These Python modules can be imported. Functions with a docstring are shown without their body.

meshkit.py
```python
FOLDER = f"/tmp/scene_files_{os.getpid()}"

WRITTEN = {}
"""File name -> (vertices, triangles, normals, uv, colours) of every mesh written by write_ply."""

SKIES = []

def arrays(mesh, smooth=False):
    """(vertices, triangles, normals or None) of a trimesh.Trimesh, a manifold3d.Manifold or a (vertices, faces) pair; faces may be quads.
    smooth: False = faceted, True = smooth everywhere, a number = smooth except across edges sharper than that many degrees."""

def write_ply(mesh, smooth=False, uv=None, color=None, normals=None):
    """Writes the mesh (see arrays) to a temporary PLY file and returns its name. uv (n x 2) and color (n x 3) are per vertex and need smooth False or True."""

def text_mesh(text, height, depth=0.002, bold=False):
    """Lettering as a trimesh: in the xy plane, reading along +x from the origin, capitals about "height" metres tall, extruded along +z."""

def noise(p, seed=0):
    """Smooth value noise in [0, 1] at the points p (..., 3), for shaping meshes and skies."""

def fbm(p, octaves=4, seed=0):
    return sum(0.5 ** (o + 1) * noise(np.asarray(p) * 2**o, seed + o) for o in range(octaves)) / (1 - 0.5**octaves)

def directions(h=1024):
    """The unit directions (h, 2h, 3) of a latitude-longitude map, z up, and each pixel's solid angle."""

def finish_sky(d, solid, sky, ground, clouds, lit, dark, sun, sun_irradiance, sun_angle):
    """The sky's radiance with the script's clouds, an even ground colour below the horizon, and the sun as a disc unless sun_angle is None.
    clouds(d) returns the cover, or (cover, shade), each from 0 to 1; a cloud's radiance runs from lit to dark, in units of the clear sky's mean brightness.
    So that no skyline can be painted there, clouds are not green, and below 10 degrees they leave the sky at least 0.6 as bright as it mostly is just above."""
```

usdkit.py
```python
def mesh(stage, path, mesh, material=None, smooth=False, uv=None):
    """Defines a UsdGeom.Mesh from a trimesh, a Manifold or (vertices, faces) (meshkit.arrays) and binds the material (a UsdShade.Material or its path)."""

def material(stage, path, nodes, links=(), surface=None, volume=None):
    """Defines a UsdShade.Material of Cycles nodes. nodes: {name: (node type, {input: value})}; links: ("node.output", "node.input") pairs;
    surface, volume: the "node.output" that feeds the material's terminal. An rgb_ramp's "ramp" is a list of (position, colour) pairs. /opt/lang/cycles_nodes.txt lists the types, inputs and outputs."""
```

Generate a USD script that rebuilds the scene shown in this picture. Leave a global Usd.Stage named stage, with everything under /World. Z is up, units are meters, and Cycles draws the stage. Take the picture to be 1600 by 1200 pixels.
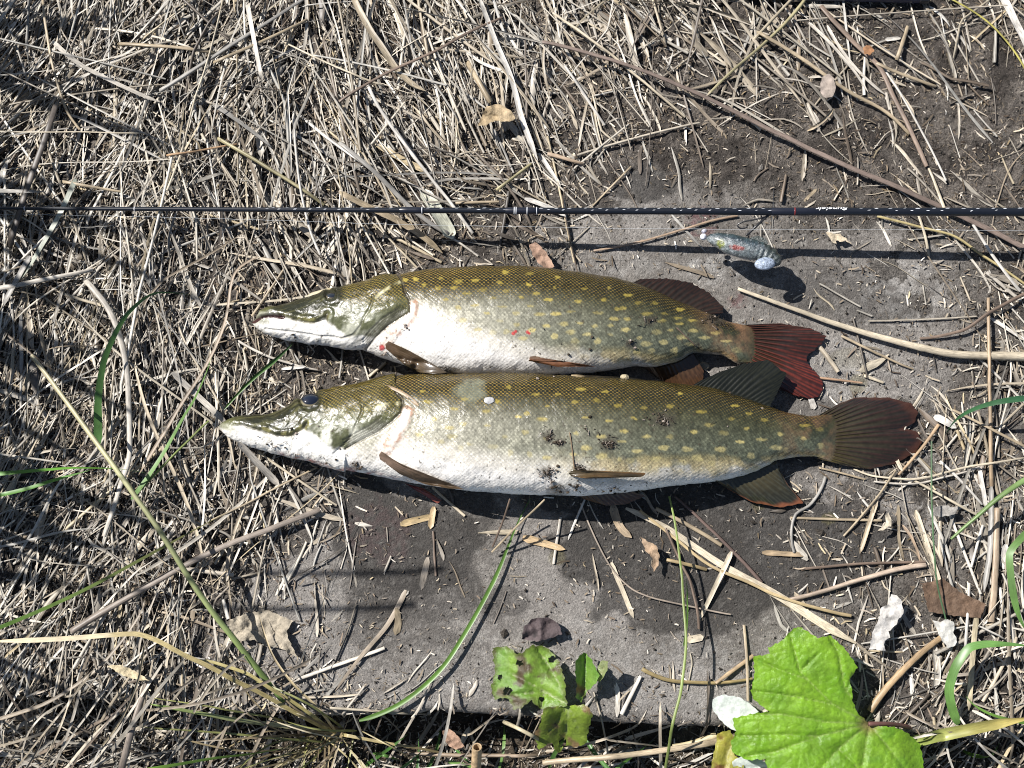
import math, numpy as np, trimesh, usdkit, meshkit
from pxr import Usd, UsdGeom, UsdLux, UsdShade, Gf, Sdf, Vt
from scipy.interpolate import PchipInterpolator, RegularGridInterpolator
from scipy.spatial import Delaunay, cKDTree
from shapely.geometry import Polygon, Point, LineString
import shapely
from scipy.ndimage import grey_closing, gaussian_filter

stage = Usd.Stage.CreateInMemory()
UsdGeom.SetStageUpAxis(stage, UsdGeom.Tokens.z)
UsdGeom.SetStageMetersPerUnit(stage, 1.0)
UsdGeom.Xform.Define(stage, '/World')
UsdGeom.Scope.Define(stage, '/World/Looks')

# ------------------------------------------------------------------ camera, sky, sun
DIST, TILT, HALF = 1.05, math.radians(12.0), 0.44
FPX = 800 * DIST / HALF
cam = UsdGeom.Camera.Define(stage, '/World/camera')
cam.CreateHorizontalApertureAttr(36.0); cam.CreateVerticalApertureAttr(27.0)
cam.CreateFocalLengthAttr(18.0 * DIST / HALF)
cam.CreateClippingRangeAttr(Gf.Vec2f(0.02, 200))
cam.CreateExposureAttr(0.86)
CAM = np.array([0, -DIST * math.sin(TILT), DIST * math.cos(TILT)])
cam.AddTranslateOp().Set(Gf.Vec3d(*CAM)); cam.AddRotateXOp().Set(math.degrees(TILT))

SUN_EL = math.radians(48)
sh = np.array([0.885, -0.465]); sh /= np.linalg.norm(sh)             # the way shadows fall on the ground
TO_SUN = np.array([-sh[0] * math.cos(SUN_EL), -sh[1] * math.cos(SUN_EL), math.sin(SUN_EL)])
dome = UsdLux.DomeLight.Define(stage, '/World/sky')
dome.GetPrim().SetCustomDataByKey('kind', 'structure')
skym = usdkit.material(stage, '/World/Looks/sky_air', {
    's': ('sky_texture', {'sky_type': 'single_scattering', 'sun_disc': False, 'sun_elevation': SUN_EL, 'sun_rotation': math.atan2(TO_SUN[0], TO_SUN[1])}),
    'b': ('background_shader', {'strength': 0.05})}, [('s.color', 'b.color')], surface='b.background')
UsdShade.MaterialBindingAPI.Apply(dome.GetPrim()).Bind(skym)
sun = UsdLux.DistantLight.Define(stage, '/World/sun')
sun.CreateIntensityAttr(1.25); sun.CreateAngleAttr(0.53); sun.CreateNormalizeAttr(True); sun.CreateColorAttr(Gf.Vec3f(1.0, 0.965, 0.925))
sun.AddRotateXYZOp().Set(Gf.Vec3f(math.degrees(math.acos(TO_SUN[2])), 0, math.degrees(math.atan2(TO_SUN[0], -TO_SUN[1]))))

# ------------------------------------------------------------------ helpers
R = np.random.RandomState(7)
CT, ST = math.cos(TILT), math.sin(TILT)
def P(px, py, z=0.0):
    """A point of the place: where the sight line through pixel (px, py) of the 1600 x 1200 photograph meets the height z."""
    px, py, z = np.broadcast_arrays(np.asarray(px, float), np.asarray(py, float), np.asarray(z, float))
    a, b = (px - 800) / FPX, (600 - py) / FPX
    d = np.stack([a, b * CT + ST, b * ST - CT], -1)
    t = (z - CAM[2]) / d[..., 2]
    return CAM + d * t[..., None]
def proj(p):
    q = np.asarray(p) - CAM
    x, y, w = q[..., 0], q[..., 1] * CT + q[..., 2] * ST, q[..., 1] * ST - q[..., 2] * CT
    return 800 + FPX * x / w, 600 - FPX * y / w
PX = HALF / 800                                                       # metres per pixel in the middle
used = {}
def numbered(path):
    if path not in used:
        used[path] = 0
        return path
    used[path] += 1
    return '%s_%03d' % (path, used[path])
def tag(o, label=None, cat=None, group=None, kind=None):
    for k, v in (('label', label), ('category', cat), ('group', group), ('kind', kind)):
        if v: o.SetCustomDataByKey(k, v)
    return o
def obj(name, mesh, mat, parent=None, tint=None, uv=None, smooth=True):
    """One Mesh prim under parent (or /World) with a colour per vertex."""
    path = numbered((str(parent.GetPath()) if parent is not None else '/World') + '/' + name)
    if isinstance(mesh, trimesh.Trimesh): mesh = (np.array(mesh.vertices), np.array(mesh.faces))
    m = usdkit.mesh(stage, path, mesh, mat, smooth=smooth, uv=uv)
    if tint is not None:
        n = len(m.GetPointsAttr().Get())
        c = np.asarray(tint, float)
        if c.ndim == 1: c = np.tile(c, (n, 1))
        UsdGeom.PrimvarsAPI(m).CreatePrimvar('tint', Sdf.ValueTypeNames.Color3fArray, 'vertex').Set(Vt.Vec3fArray.FromNumpy(np.clip(c, 0, 1).astype(np.float32)))
    return m.GetPrim()
def thing(name, label, cat, group=None, kind=None):
    return tag(UsdGeom.Xform.Define(stage, numbered('/World/' + name)).GetPrim(), label, cat, group, kind)
def smoothstep(a, b, x):
    t = np.clip((x - a) / (b - a), 0, 1)
    return t * t * (3 - 2 * t)
def mixc(a, b, f):
    f = np.asarray(f)[..., None]
    return np.asarray(a) * (1 - f) + np.asarray(b) * f
def n2(x, y, scale, seed=0, oct=3):
    return meshkit.fbm(np.stack([x / scale, y / scale, np.full_like(x, 0.37)], -1), oct, seed)
def resample(pts, n):
    pts = np.asarray(pts, float)
    s = np.r_[0, np.cumsum(np.linalg.norm(np.diff(pts[:, :2], axis=0), axis=1))]
    t = np.linspace(0, s[-1], n)
    if len(pts) > 2:
        s = s + np.arange(len(s)) * 1e-9
        return np.stack([PchipInterpolator(s, pts[:, k])(t) for k in range(pts.shape[1])], 1)
    return np.stack([np.interp(t, s, pts[:, k]) for k in range(pts.shape[1])], 1)
def linres(pts, n):
    pts = np.asarray(pts, float)
    s = np.r_[0, np.cumsum(np.linalg.norm(np.diff(pts[:, :2], axis=0), axis=1))]
    t = np.linspace(0, s[-1], n)
    return np.stack([np.interp(t, s, pts[:, k]) for k in range(pts.shape[1])], 1)
def grid_faces(n, m, closed=False):
    i, j = np.meshgrid(np.arange(n - 1), np.arange(m if closed else m - 1), indexing='ij')
    a, b = i * m + j, i * m + (j + 1) % m
    q = np.stack([a, b, b + m, a + m], -1).reshape(-1, 4)
    return np.vstack([q[:, [0, 1, 2]], q[:, [0, 2, 3]]])
def seg_dist(X, Y, line):
    """Distance of every point to a polyline, the signed side, and how far along it is (0 to 1)."""
    line = np.asarray(line, float)
    best, side, along = np.full(X.shape, 1e9), np.zeros(X.shape), np.zeros(X.shape)
    L = np.r_[0, np.cumsum(np.linalg.norm(np.diff(line, axis=0), axis=1))]
    for k in range(len(line) - 1):
        a, d = line[k], line[k + 1] - line[k]
        l2 = d @ d
        t = np.clip(((X - a[0]) * d[0] + (Y - a[1]) * d[1]) / l2, 0, 1)
        dx, dy = X - a[0] - t * d[0], Y - a[1] - t * d[1]
        r = np.hypot(dx, dy)
        w = r < best
        best = np.where(w, r, best)
        side = np.where(w, np.sign(d[0] * dy - d[1] * dx), side)
        along = np.where(w, (L[k] + t * math.sqrt(l2)) / L[-1], along)
    return best, side, along

# ------------------------------------------------------------------ materials
def look(name, rough=0.6, spec=0.5, bump=None, coat=0.0, coat_rough=0.1, trans=0.0, grain=None, mottle=None, colour=None, metallic=0.0, rough_noise=None, sss=0):
    """Colour from the mesh's own tint (or one colour), with a noise for grain, mottling and fine relief."""
    nodes = {'p': ('principled_bsdf', {'roughness': rough, 'specular_ior_level': spec, 'coat_weight': coat, 'coat_roughness': coat_rough, 'metallic': metallic})}
    links = []
    if colour is None:
        nodes['t'] = ('attribute', {'attribute': 'tint'}); src = 't.color'
    else:
        nodes['t'] = ('color', {'value': colour}); src = 't.color'
    nodes['geo'] = ('geometry', {})
    if grain:                                                         # fibres along the length: (across, along, strength)
        nodes['uv'] = ('uvmap', {'attribute': 'st'})
        nodes['gm'] = ('mapping', {'mapping_type': 'point', 'scale': (grain[1], grain[0], 1)})
        nodes['gn'] = ('noise_texture', {'scale': 1.0, 'detail': 3.0, 'roughness': 0.6})
        nodes['gr'] = ('rgb_ramp', {'ramp': [(0.25, (1 - grain[2],) * 3), (0.7, (1 + 0.4 * grain[2],) * 3)]})
        nodes['gx'] = ('mix_color', {'blend_type': 'multiply', 'fac': 1.0, 'use_clamp': False})
        links += [('uv.UV', 'gm.vector'), ('gm.vector', 'gn.vector'), ('gn.fac', 'gr.fac'), (src, 'gx.a'), ('gr.color', 'gx.b')]
        src = 'gx.result'
    for k, (sc, amt) in enumerate(mottle or []):
        a, b, c = 'mn%d' % k, 'mr%d' % k, 'mx%d' % k
        nodes[a] = ('noise_texture', {'scale': sc, 'detail': 4.0, 'roughness': 0.65})
        nodes[b] = ('rgb_ramp', {'ramp': [(0.3, (1 - amt,) * 3), (0.72, (1 + 0.6 * amt,) * 3)]})
        nodes[c] = ('mix_color', {'blend_type': 'multiply', 'fac': 1.0, 'use_clamp': False})
        links += [('geo.position', a + '.vector'), (a + '.fac', b + '.fac'), (src, c + '.a'), (b + '.color', c + '.b')]
        src = c + '.result'
    links.append((src, 'p.base_color'))
    if bump:
        nodes['bn'] = ('noise_texture', {'scale': bump[0], 'detail': 5.0, 'roughness': 0.65})
        nodes['bb'] = ('bump', {'strength': bump[1], 'distance': bump[2]})
        links += [('geo.position', 'bn.vector'), ('bn.fac', 'bb.height'), ('bb.normal', 'p.normal')]
    if rough_noise:
        nodes['rn'] = ('noise_texture', {'scale': rough_noise[0], 'detail': 3.0})
        nodes['rr'] = ('map_range', {'from_min': 0.3, 'from_max': 0.7, 'to_min': rough_noise[1], 'to_max': rough_noise[2], 'clamp': True})
        links += [('geo.position', 'rn.vector'), ('rn.fac', 'rr.value'), ('rr.result', 'p.roughness')]
    out = 'p.BSDF'
    if trans:
        nodes['tr'] = ('translucent_bsdf', {}); nodes['mc'] = ('mix_closure', {'fac': trans})
        links += [(src, 'tr.color'), ('p.BSDF', 'mc.closure1'), ('tr.BSDF', 'mc.closure2')]
        out = 'mc.closure'
    return usdkit.material(stage, '/World/Looks/' + name, nodes, links, surface=out)

M = {}
M['concrete'] = look('concrete', 0.75, 0.4, bump=(620, 0.85, 0.0022), mottle=[(180, 0.25), (520, 0.42), (1100, 0.5), (35, 0.15)], rough_noise=(30, 0.55, 0.9))
M['dirt'] = look('dirt', 0.95, 0.2, bump=(700, 0.9, 0.003), mottle=[(420, 0.6), (120, 0.3), (1000, 0.6)])
M['straw'] = look('dry_straw', 0.48, 0.45, grain=(9, 2.2, 0.62), mottle=[(120, 0.22)], trans=0.08)
M['chaff'] = look('dry_chaff', 0.7, 0.3, mottle=[(400, 0.3)])
M['bark'] = look('weathered_bark', 0.75, 0.35, bump=(500, 0.7, 0.001), mottle=[(250, 0.35), (60, 0.25)])
M['fish'] = look('wet_fish_skin', 0.22, 0.32, coat=0.35, coat_rough=0.07, bump=(380, 0.40, 0.0012), mottle=[(520, 0.26), (90, 0.16)], rough_noise=(60, 0.15, 0.34))
M['fin'] = look('wet_fin', 0.32, 0.5, coat=0.5, coat_rough=0.12, trans=0.16, mottle=[(300, 0.25)], bump=(600, 0.2, 0.0006))
M['eye'] = look('wet_eye', 0.06, 0.6, coat=1.0, coat_rough=0.03)
M['rod'] = look('black_lacquer', 0.34, 0.4, coat=0.15, coat_rough=0.15, mottle=[(200, 0.15)])
M['print'] = look('silver_print', 0.45, 0.5)
M['rubber'] = look('glitter_rubber', 0.3, 0.5, coat=0.4, coat_rough=0.12, mottle=[(700, 0.7), (260, 0.5)], bump=(500, 0.6, 0.0016))
M['leaf'] = look('green_leaf', 0.40, 0.45, trans=0.30, mottle=[(70, 0.25), (420, 0.22)], bump=(330, 0.5, 0.0016), rough_noise=(45, .22, .58))
M['blade'] = look('green_shoot', 0.4, 0.5, grain=(9, 1.5, 0.25), mottle=[(60, 0.2)], trans=0.25)
M['line'] = look('clear_line', 0.2, 0.5, colour=(0.55, 0.58, 0.6), coat=0.5)
M['dryleaf'] = look('dead_leaf', 0.7, 0.35, mottle=[(150, 0.3), (700, 0.3)], bump=(350, 0.6, 0.002), trans=0.06)

# ------------------------------------------------------------------ maps traced over the photograph's ground
gy = [0, 100, 200, 300, 400, 500, 600, 700, 800, 900, 1000, 1100, 1200]
gx = np.arange(0, 1601, 200)
LIT = np.array([[1, 1, 1, 1, 1, .9, .6, .4, .6], [1, 1, 1, 1, 1, .7, .5, .35, .4], [1, 1, 1, .95, .8, .25, .25, .2, .25], [1, 1, .9, .8, .5, .1, .12, .3, .3],
                [1, 1, .7, .5, .4, .1, .06, .12, .4], [1, 1, .5, .2, .1, .05, .06, .12, .5], [1, 1, .6, .2, 0, 0, .08, .2, .5], [1, .9, .65, .2, 0, 0, .08, .35, .6],
                [1, .9, .6, .08, .04, .14, .18, .3, .6], [1, .85, .35, .05, .04, .07, .1, .4, .6], [1, .85, .3, .05, .04, .04, .06, .4, .5], [.9, .75, .5, .2, .1, .15, .2, .4, .5],
                [.9, .8, .7, .4, .3, .4, .4, .5, .5]], float)
SOIL = np.array([[1, 1, 1, 1, 1, 1, 1, .9, 1], [1, 1, 1, 1, 1, 1, 1, .9, 1], [1, 1, 1, 1, 1, .75, 1, 1, 1], [1, 1, 1, .9, .8, .35, .5, .8, .8], [1, 1, 1, .8, .6, .2, .2, .35, .6],
                 [1, 1, .9, .5, .2, .15, .2, .3, .6], [1, 1, .9, .5, .1, .1, .2, .3, .6], [1, 1, .8, .2, 0, .1, .2, .4, .6], [1, 1, .6, .08, .06, .2, .25, .4, .6],
                 [1, .95, .4, .05, .05, .1, .15, .5, .7], [1, .85, .25, .08, .06, .08, .1, .6, .7], [.8, .6, .3, .2, .1, .1, .1, .6, .7], [1, 1, 1, 1, 1, 1, 1, 1, 1]], float)
_lit = RegularGridInterpolator((gy, gx), LIT, bounds_error=False, fill_value=None)
_soil = RegularGridInterpolator((gy, gx), SOIL, bounds_error=False, fill_value=None)
def mapped(f, px, py):
    return np.clip(f(np.stack([np.clip(py, 0, 1200), np.clip(px, 0, 1600)], -1)), 0, 1)
EDGE_PX = np.array([(-400, 1075), (0, 1083), (230, 1098), (400, 1112), (520, 1118), (700, 1113), (820, 1122), (930, 1128), (1120, 1136), (1300, 1142), (1600, 1152), (2100, 1165)], float)
_e = P(EDGE_PX[:, 0], EDGE_PX[:, 1], 0)
edge_y = PchipInterpolator(_e[:, 0], _e[:, 1])
LOW = -0.058                                                          # the ground below the slab

WET = [(565, 800, 60, 55, 1), (640, 850, 115, 75, 1), (590, 930, 60, 55, .8), (730, 800, 50, 40, .7), (690, 920, 70, 60, .7), (980, 850, 110, 80, 1), (1130, 850, 170, 110, 1),
       (1060, 930, 130, 60, .9), (1280, 855, 150, 75, 1), (1000, 285, 60, 30, .9), (1390, 480, 50, 22, .5), (1300, 455, 90, 35, .5), (1260, 670, 60, 60, .6), (790, 940, 40, 25, .6),
       (1120, 700, 60, 80, .8), (1330, 470, 40, 40, .5), (620, 990, 90, 30, .35), (1180, 410, 60, 30, .3), (1040, 780, 240, 30, .9)]
PALE = [(1400, 460, 70, 45, .7), (1330, 570, 70, 45, .6), (1350, 640, 60, 30, .5), (1120, 420, 45, 25, .9), (980, 415, 60, 15, .5), (1180, 620, 40, 20, .5), (1380, 45, 70, 40, .7), (1330, 660, 40, 25, .4),
        (860, 1050, 220, 70, .3), (520, 1000, 60, 80, .2), (1060, 1060, 120, 60, .4)]
BLOOD = [(1150, 470, 18, 14, .7), (1097, 350, 26, 26, .8), (600, 830, 50, 50, .25), (1160, 60, 10, 8, .3)]
def blobs(px, py, lst, rag=0.45, seed=3):
    out = np.zeros(px.shape)
    nz = n2(px, py, 42, seed, 4) - 0.5
    for x, y, a, b, s in lst:
        d = np.hypot((px - x) / a, (py - y) / b) + nz * 2 * rag
        out = np.maximum(out, s * smoothstep(1.10, 0.94, d))
    return out

# ------------------------------------------------------------------ the setting: slab, lower soil
def axis(lo, hi, flo, fhi, fine, coarse):
    return np.r_[np.arange(lo, flo, coarse), np.arange(flo, fhi, fine), np.arange(fhi, hi + coarse, coarse)]
ax = axis(-1.6, 1.6, -0.52, 0.52, 0.0019, 0.03)
ad = np.r_[np.arange(0.006, 0.72, 0.0019), np.arange(0.72, 1.9, 0.03)]
front = [(0.0, -0.085), (0.0, -0.03), (0.0, -0.006), (0.0012, -0.0026), (0.0034, -0.0008)]
rows_d = np.r_[[f[0] for f in front], ad]; rows_z = np.r_[[f[1] for f in front], np.zeros(len(ad))]
GX, GD = np.meshgrid(ax, rows_d, indexing='ij'); GZ = np.tile(rows_z, (len(ax), 1))
jag = 0.004 * (n2(ax, ax * 0, 0.03, 5, 4) - 0.5) * 2
GY = edge_y(np.clip(GX, -1, 1)) + jag[:, None] * np.clip(1 - GD / 0.03, 0, 1) + GD
top = GD > 0.005
GZ = GZ + np.where(top, 0.0022 * (n2(GX, GY, 0.09, 1, 3) - 0.5) + 0.0007 * (n2(GX, GY, 0.007, 2, 3) - 0.5), 0)
GY = GY + np.where(~top, 0.003 * (n2(GX, GZ, 0.012, 8, 3) - 0.5), 0)
spx, spy = proj(np.stack([GX, GY, GZ], -1))
wet, pale, blood = blobs(spx, spy, WET), blobs(spx, spy, PALE, 0.6, 9), blobs(spx, spy, BLOOD, 0.6, 21)
big = n2(spx, spy, 120, 4, 3)
col = mixc((0.262, 0.242, 0.220), (0.155, 0.141, 0.125), smoothstep(0.35, 0.65, big))
col = mixc(col, (0.40, 0.385, 0.36), pale * smoothstep(0.42, 0.6, n2(spx, spy, 9, 14, 3)))
col = mixc(col, (0.085, 0.074, 0.064), np.clip((.10 + mapped(_soil, spx, spy) * 0.9) * smoothstep(0.36, 0.60, n2(spx, spy, 22, 31, 5)), 0, 1))
col = col * (.78 + .44 * n2(spx, spy, 48, 63, 4))[..., None]
col = mixc(col, (0.036, 0.032, 0.028), wet * 0.90)
sandy = smoothstep(.56, .68, n2(spx, spy, 4.2, 61, 2)); col = mixc(col, (.36, .34, .31), sandy * .5 * (1 - wet * .72)); col = col * (.8 + .4 * n2(spx, spy, 7, 62, 3))[..., None]
col = mixc(col, (0.10, 0.025, 0.03), blood * smoothstep(0.35, 0.6, n2(spx, spy, 7, 6, 2)) * 0.8)
moss = blobs(spx, spy, [(1340, 600, 14, 14, .6), (1295, 810, 12, 8, .7), (1185, 790, 10, 8, .5), (960, 690, 20, 10, .5), (870, 870, 14, 14, .5), (1320, 560, 30, 16, .3)], .5, 17)
col = mixc(col, (0.16, 0.14, 0.045), moss * 0.6)
slab = obj('concrete_slab', (np.stack([GX, GY, GZ], -1).reshape(-1, 3), grid_faces(len(ax), len(rows_d))), M['concrete'], None, col.reshape(-1, 3))
tag(slab, kind='structure')

bx_ = axis(-8, 8, -0.56, 0.56, 0.005, 0.25); by_ = axis(-8, 9, -0.60, -0.25, 0.004, 0.25)
BX, BY = np.meshgrid(bx_, by_, indexing='ij')
BZ = LOW - 0.012 + 0.03 * (n2(BX, BY, 0.08, 11, 4) - 0.5) + 0.006 * (n2(BX, BY, 0.012, 12, 3) - 0.5)
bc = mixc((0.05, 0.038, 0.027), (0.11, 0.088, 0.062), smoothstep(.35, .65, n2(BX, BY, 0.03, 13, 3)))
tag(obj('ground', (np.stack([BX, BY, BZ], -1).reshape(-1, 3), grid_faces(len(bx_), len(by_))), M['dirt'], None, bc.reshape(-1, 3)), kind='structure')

# thin uneven layer of soil and rotted straw on the slab
dx_ = np.arange(-0.60, 0.60, 0.0021); dd_ = np.arange(-0.001, 0.80, 0.0021)
DX, DD = np.meshgrid(dx_, dd_, indexing='ij'); DY = edge_y(np.clip(DX, -1, 1)) + 0.004 + DD
dpx, dpy = proj(np.stack([DX, DY, 0 * DX], -1))
sm = mapped(_soil, dpx, dpy)
thick = sm * 0.95 + 0.9 * (n2(dpx, dpy, 60, 41, 4) - 0.5) + 0.45 * (n2(dpx, dpy, 11, 45, 3) - 0.5) - 0.42
thick = np.where(DD < 0.006, -0.3, thick)
DZ = 0.0075 * np.clip(thick, -0.6, 0.7) + 0.0035 * np.clip(thick + 0.2, 0, 1) * (n2(dpx, dpy, 5, 42, 3) - 0.5) * 2 + 0.003 * np.clip(thick, 0, 1) * (n2(dpx, dpy, 16, 43, 3) - 0.5) * 2
dc = mixc((0.062, 0.053, 0.046), (0.155, 0.136, 0.118), smoothstep(.35, .68, n2(dpx, dpy, 30, 44, 4)))
dc = mixc(dc, (0.05, 0.044, 0.039), 0.6 * blobs(dpx, dpy, WET)); dc = mixc((.15, .137, .122), dc, smoothstep(-.02, .22, thick)); dc = dc * (.7 + .6 * n2(dpx, dpy, 4.5, 46, 2))[..., None]
tag(obj('dirt_layer', (np.stack([DX, DY, DZ], -1).reshape(-1, 3), grid_faces(len(dx_), len(dd_))), M['dirt'], None, dc.reshape(-1, 3)), 'dark brown soil and rotted straw spread over the concrete', 'soil', kind='stuff')

# ------------------------------------------------------------------ height map on which loose things come to rest
HC = 0.0015; HX0, HY0 = -0.66, -0.52
hm = np.zeros((int(1.32 / HC), int(1.12 / HC)))
hxx, hyy = np.meshgrid(HX0 + HC * (np.arange(hm.shape[0]) + .5), HY0 + HC * (np.arange(hm.shape[1]) + .5), indexing='ij')
below = hyy < edge_y(np.clip(hxx, -1, 1))
_d = RegularGridInterpolator((dx_, dd_), DZ, bounds_error=False, fill_value=0.0)
hm = np.maximum(0.0005, _d(np.stack([hxx, hyy - edge_y(np.clip(hxx, -1, 1)) - 0.004], -1)))
hm[below] = (LOW - 0.012 + 0.03 * (n2(hxx, hyy, 0.08, 11, 4) - 0.5))[below]
def hidx(x, y):
    return np.clip(((x - HX0) / HC).astype(int), 0, hm.shape[0] - 1), np.clip(((y - HY0) / HC).astype(int), 0, hm.shape[1] - 1)
def hull_rest(s, h):
    """Upper hull of the support heights: (draped heights, heights of a stiff line resting on it)."""
    k = []
    for i in range(len(s)):
        while len(k) > 1 and (h[k[-1]] - h[k[-2]]) * (s[i] - s[k[-2]]) <= (h[i] - h[k[-2]]) * (s[k[-1]] - s[k[-2]]): k.pop()
        k.append(i)
    k = np.array(k); mid = 0.5 * s[-1]
    j = min(max(np.searchsorted(s[k], mid), 1), len(k) - 1)
    a, b = k[j - 1], k[j]
    m = np.clip((h[b] - h[a]) / max(s[b] - s[a], 1e-6), -0.5, 0.5)
    return np.interp(s, s[k], h[k]), h[a] + m * (s - s[a])
def settle(xy, rad, flex=0.5, mark=True, press=0.75):
    d = np.diff(xy, axis=0); s = np.r_[0, np.cumsum(np.hypot(d[:, 0], d[:, 1]))]
    n = max(6, int(s[-1] / 0.002)); t = np.linspace(0, s[-1], n)
    x, y = np.interp(t, s, xy[:, 0]), np.interp(t, s, xy[:, 1])
    i, j = hidx(x, y)
    h = hm[i, j]
    drape, stiff = hull_rest(t, h)
    z = (flex * drape + (1 - flex) * np.maximum(stiff, drape)) + rad
    if mark:
        u = np.array([y[-1] - y[0], x[0] - x[-1]]); u /= max(np.hypot(*u), 1e-9)
        for o in ((0,) if rad < 0.0008 else (-rad, 0, rad)):
            i, j = hidx(x + u[0] * o, y + u[1] * o)
            hm[i, j] = np.maximum(hm[i, j], z - rad + 2 * rad * press)
    return np.interp(s, t, z)

# ------------------------------------------------------------------ strips and tubes
def frames(c):
    t = np.gradient(c, axis=0); t /= np.maximum(np.linalg.norm(t, axis=1, keepdims=True), 1e-12)
    side = np.cross(t, [0, 0, 1.0]); l = np.linalg.norm(side, axis=1, keepdims=True)
    side = np.where(l > 1e-3, side / np.maximum(l, 1e-9), [1, 0, 0]); up = np.cross(side, t)
    return t, side, up
def ribbon(c, w, roll=0.0, fold=0.3):
    """A dry blade: three points across, folded along the middle."""
    t, side, up = frames(c); n = len(c)
    w = np.broadcast_to(w, (n,)); roll = np.broadcast_to(roll, (n,))
    a, b = side * np.cos(roll)[:, None] + up * np.sin(roll)[:, None], up * np.cos(roll)[:, None] - side * np.sin(roll)[:, None]
    v = np.stack([c - a * w[:, None] / 2, c - b * (w * fold)[:, None], c + a * w[:, None] / 2], 1).reshape(-1, 3)
    L = np.r_[0, np.cumsum(np.linalg.norm(np.diff(c, axis=0), axis=1))]
    uv = np.stack([np.repeat(L * 60, 3), np.tile([0, .5, 1], n)], 1)
    return v, grid_faces(n, 3), uv
def tube(c, r, k=6, cap=True, flat=1.0, rib=0.0, ph=0.0):
    t, side, up = frames(c); n = len(c); r = np.broadcast_to(r, (n,))
    a = np.arange(k) / k * 2 * math.pi
    v = (c[:, None] + r[:, None, None] * (side[:, None] * np.cos(a)[None, :, None] + up[:, None] * np.sin(a)[None, :, None] * flat) * (1 + rib * np.cos(3 * a[None, :] + ph + 2.5 * np.linspace(0, 1, n)[:, None]))[..., None]).reshape(-1, 3)
    L = np.r_[0, np.cumsum(np.linalg.norm(np.diff(c, axis=0), axis=1))]
    uv = np.stack([np.repeat(L * 60, k), np.tile(np.abs(np.arange(k) / k * 2 - 1) * 2, n)], 1)
    f = grid_faces(n, k, True)
    if cap:
        v = np.vstack([v, c[:1], c[-1:]]); uv = np.vstack([uv, [[0, .5], [L[-1] * 60, .5]]]); m = n * k
        e0 = np.stack([np.full(k, m), (np.arange(k) + 1) % k, np.arange(k)], 1); e1 = np.stack([np.full(k, m + 1), m - k + np.arange(k), m - k + (np.arange(k) + 1) % k], 1)
        f = np.vstack([f, e0, e1])
    return v, f, uv
class Pile:
    def __init__(s): s.v, s.f, s.uv, s.c, s.n = [], [], [], [], 0
    def add(s, v, f, uv, c):
        s.v.append(v); s.f.append(f + s.n); s.uv.append(uv); s.c.append(np.broadcast_to(c, (len(v), 3))); s.n += len(v)
    def build(s, name, mat, parent=None):
        return obj(name, (np.vstack(s.v), np.vstack(s.f)), mat, parent, np.vstack(s.c), np.vstack(s.uv))
TONES = np.array([(.52, .445, .335), (.60, .54, .445), (.66, .61, .53), (.38, .32, .235), (.29, .235, .17), (.17, .13, .095), (.44, .39, .32), (.52, .425, .27), (.37, .345, .30), (.10, .08, .06)])
TW = np.array([.16, .16, .10, .13, .1, .1, .1, .05, .07, .03]); TW /= TW.sum()
def tone(rs, grey=0.0):
    c = TONES[rs.choice(len(TONES), p=TW)] * rs.uniform(.62, 1.1)
    return (c * (1 - grey) + c.mean() * np.array([.98, 1.0, .99]) * grey) * np.array([.98, .965, .935])

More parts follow.
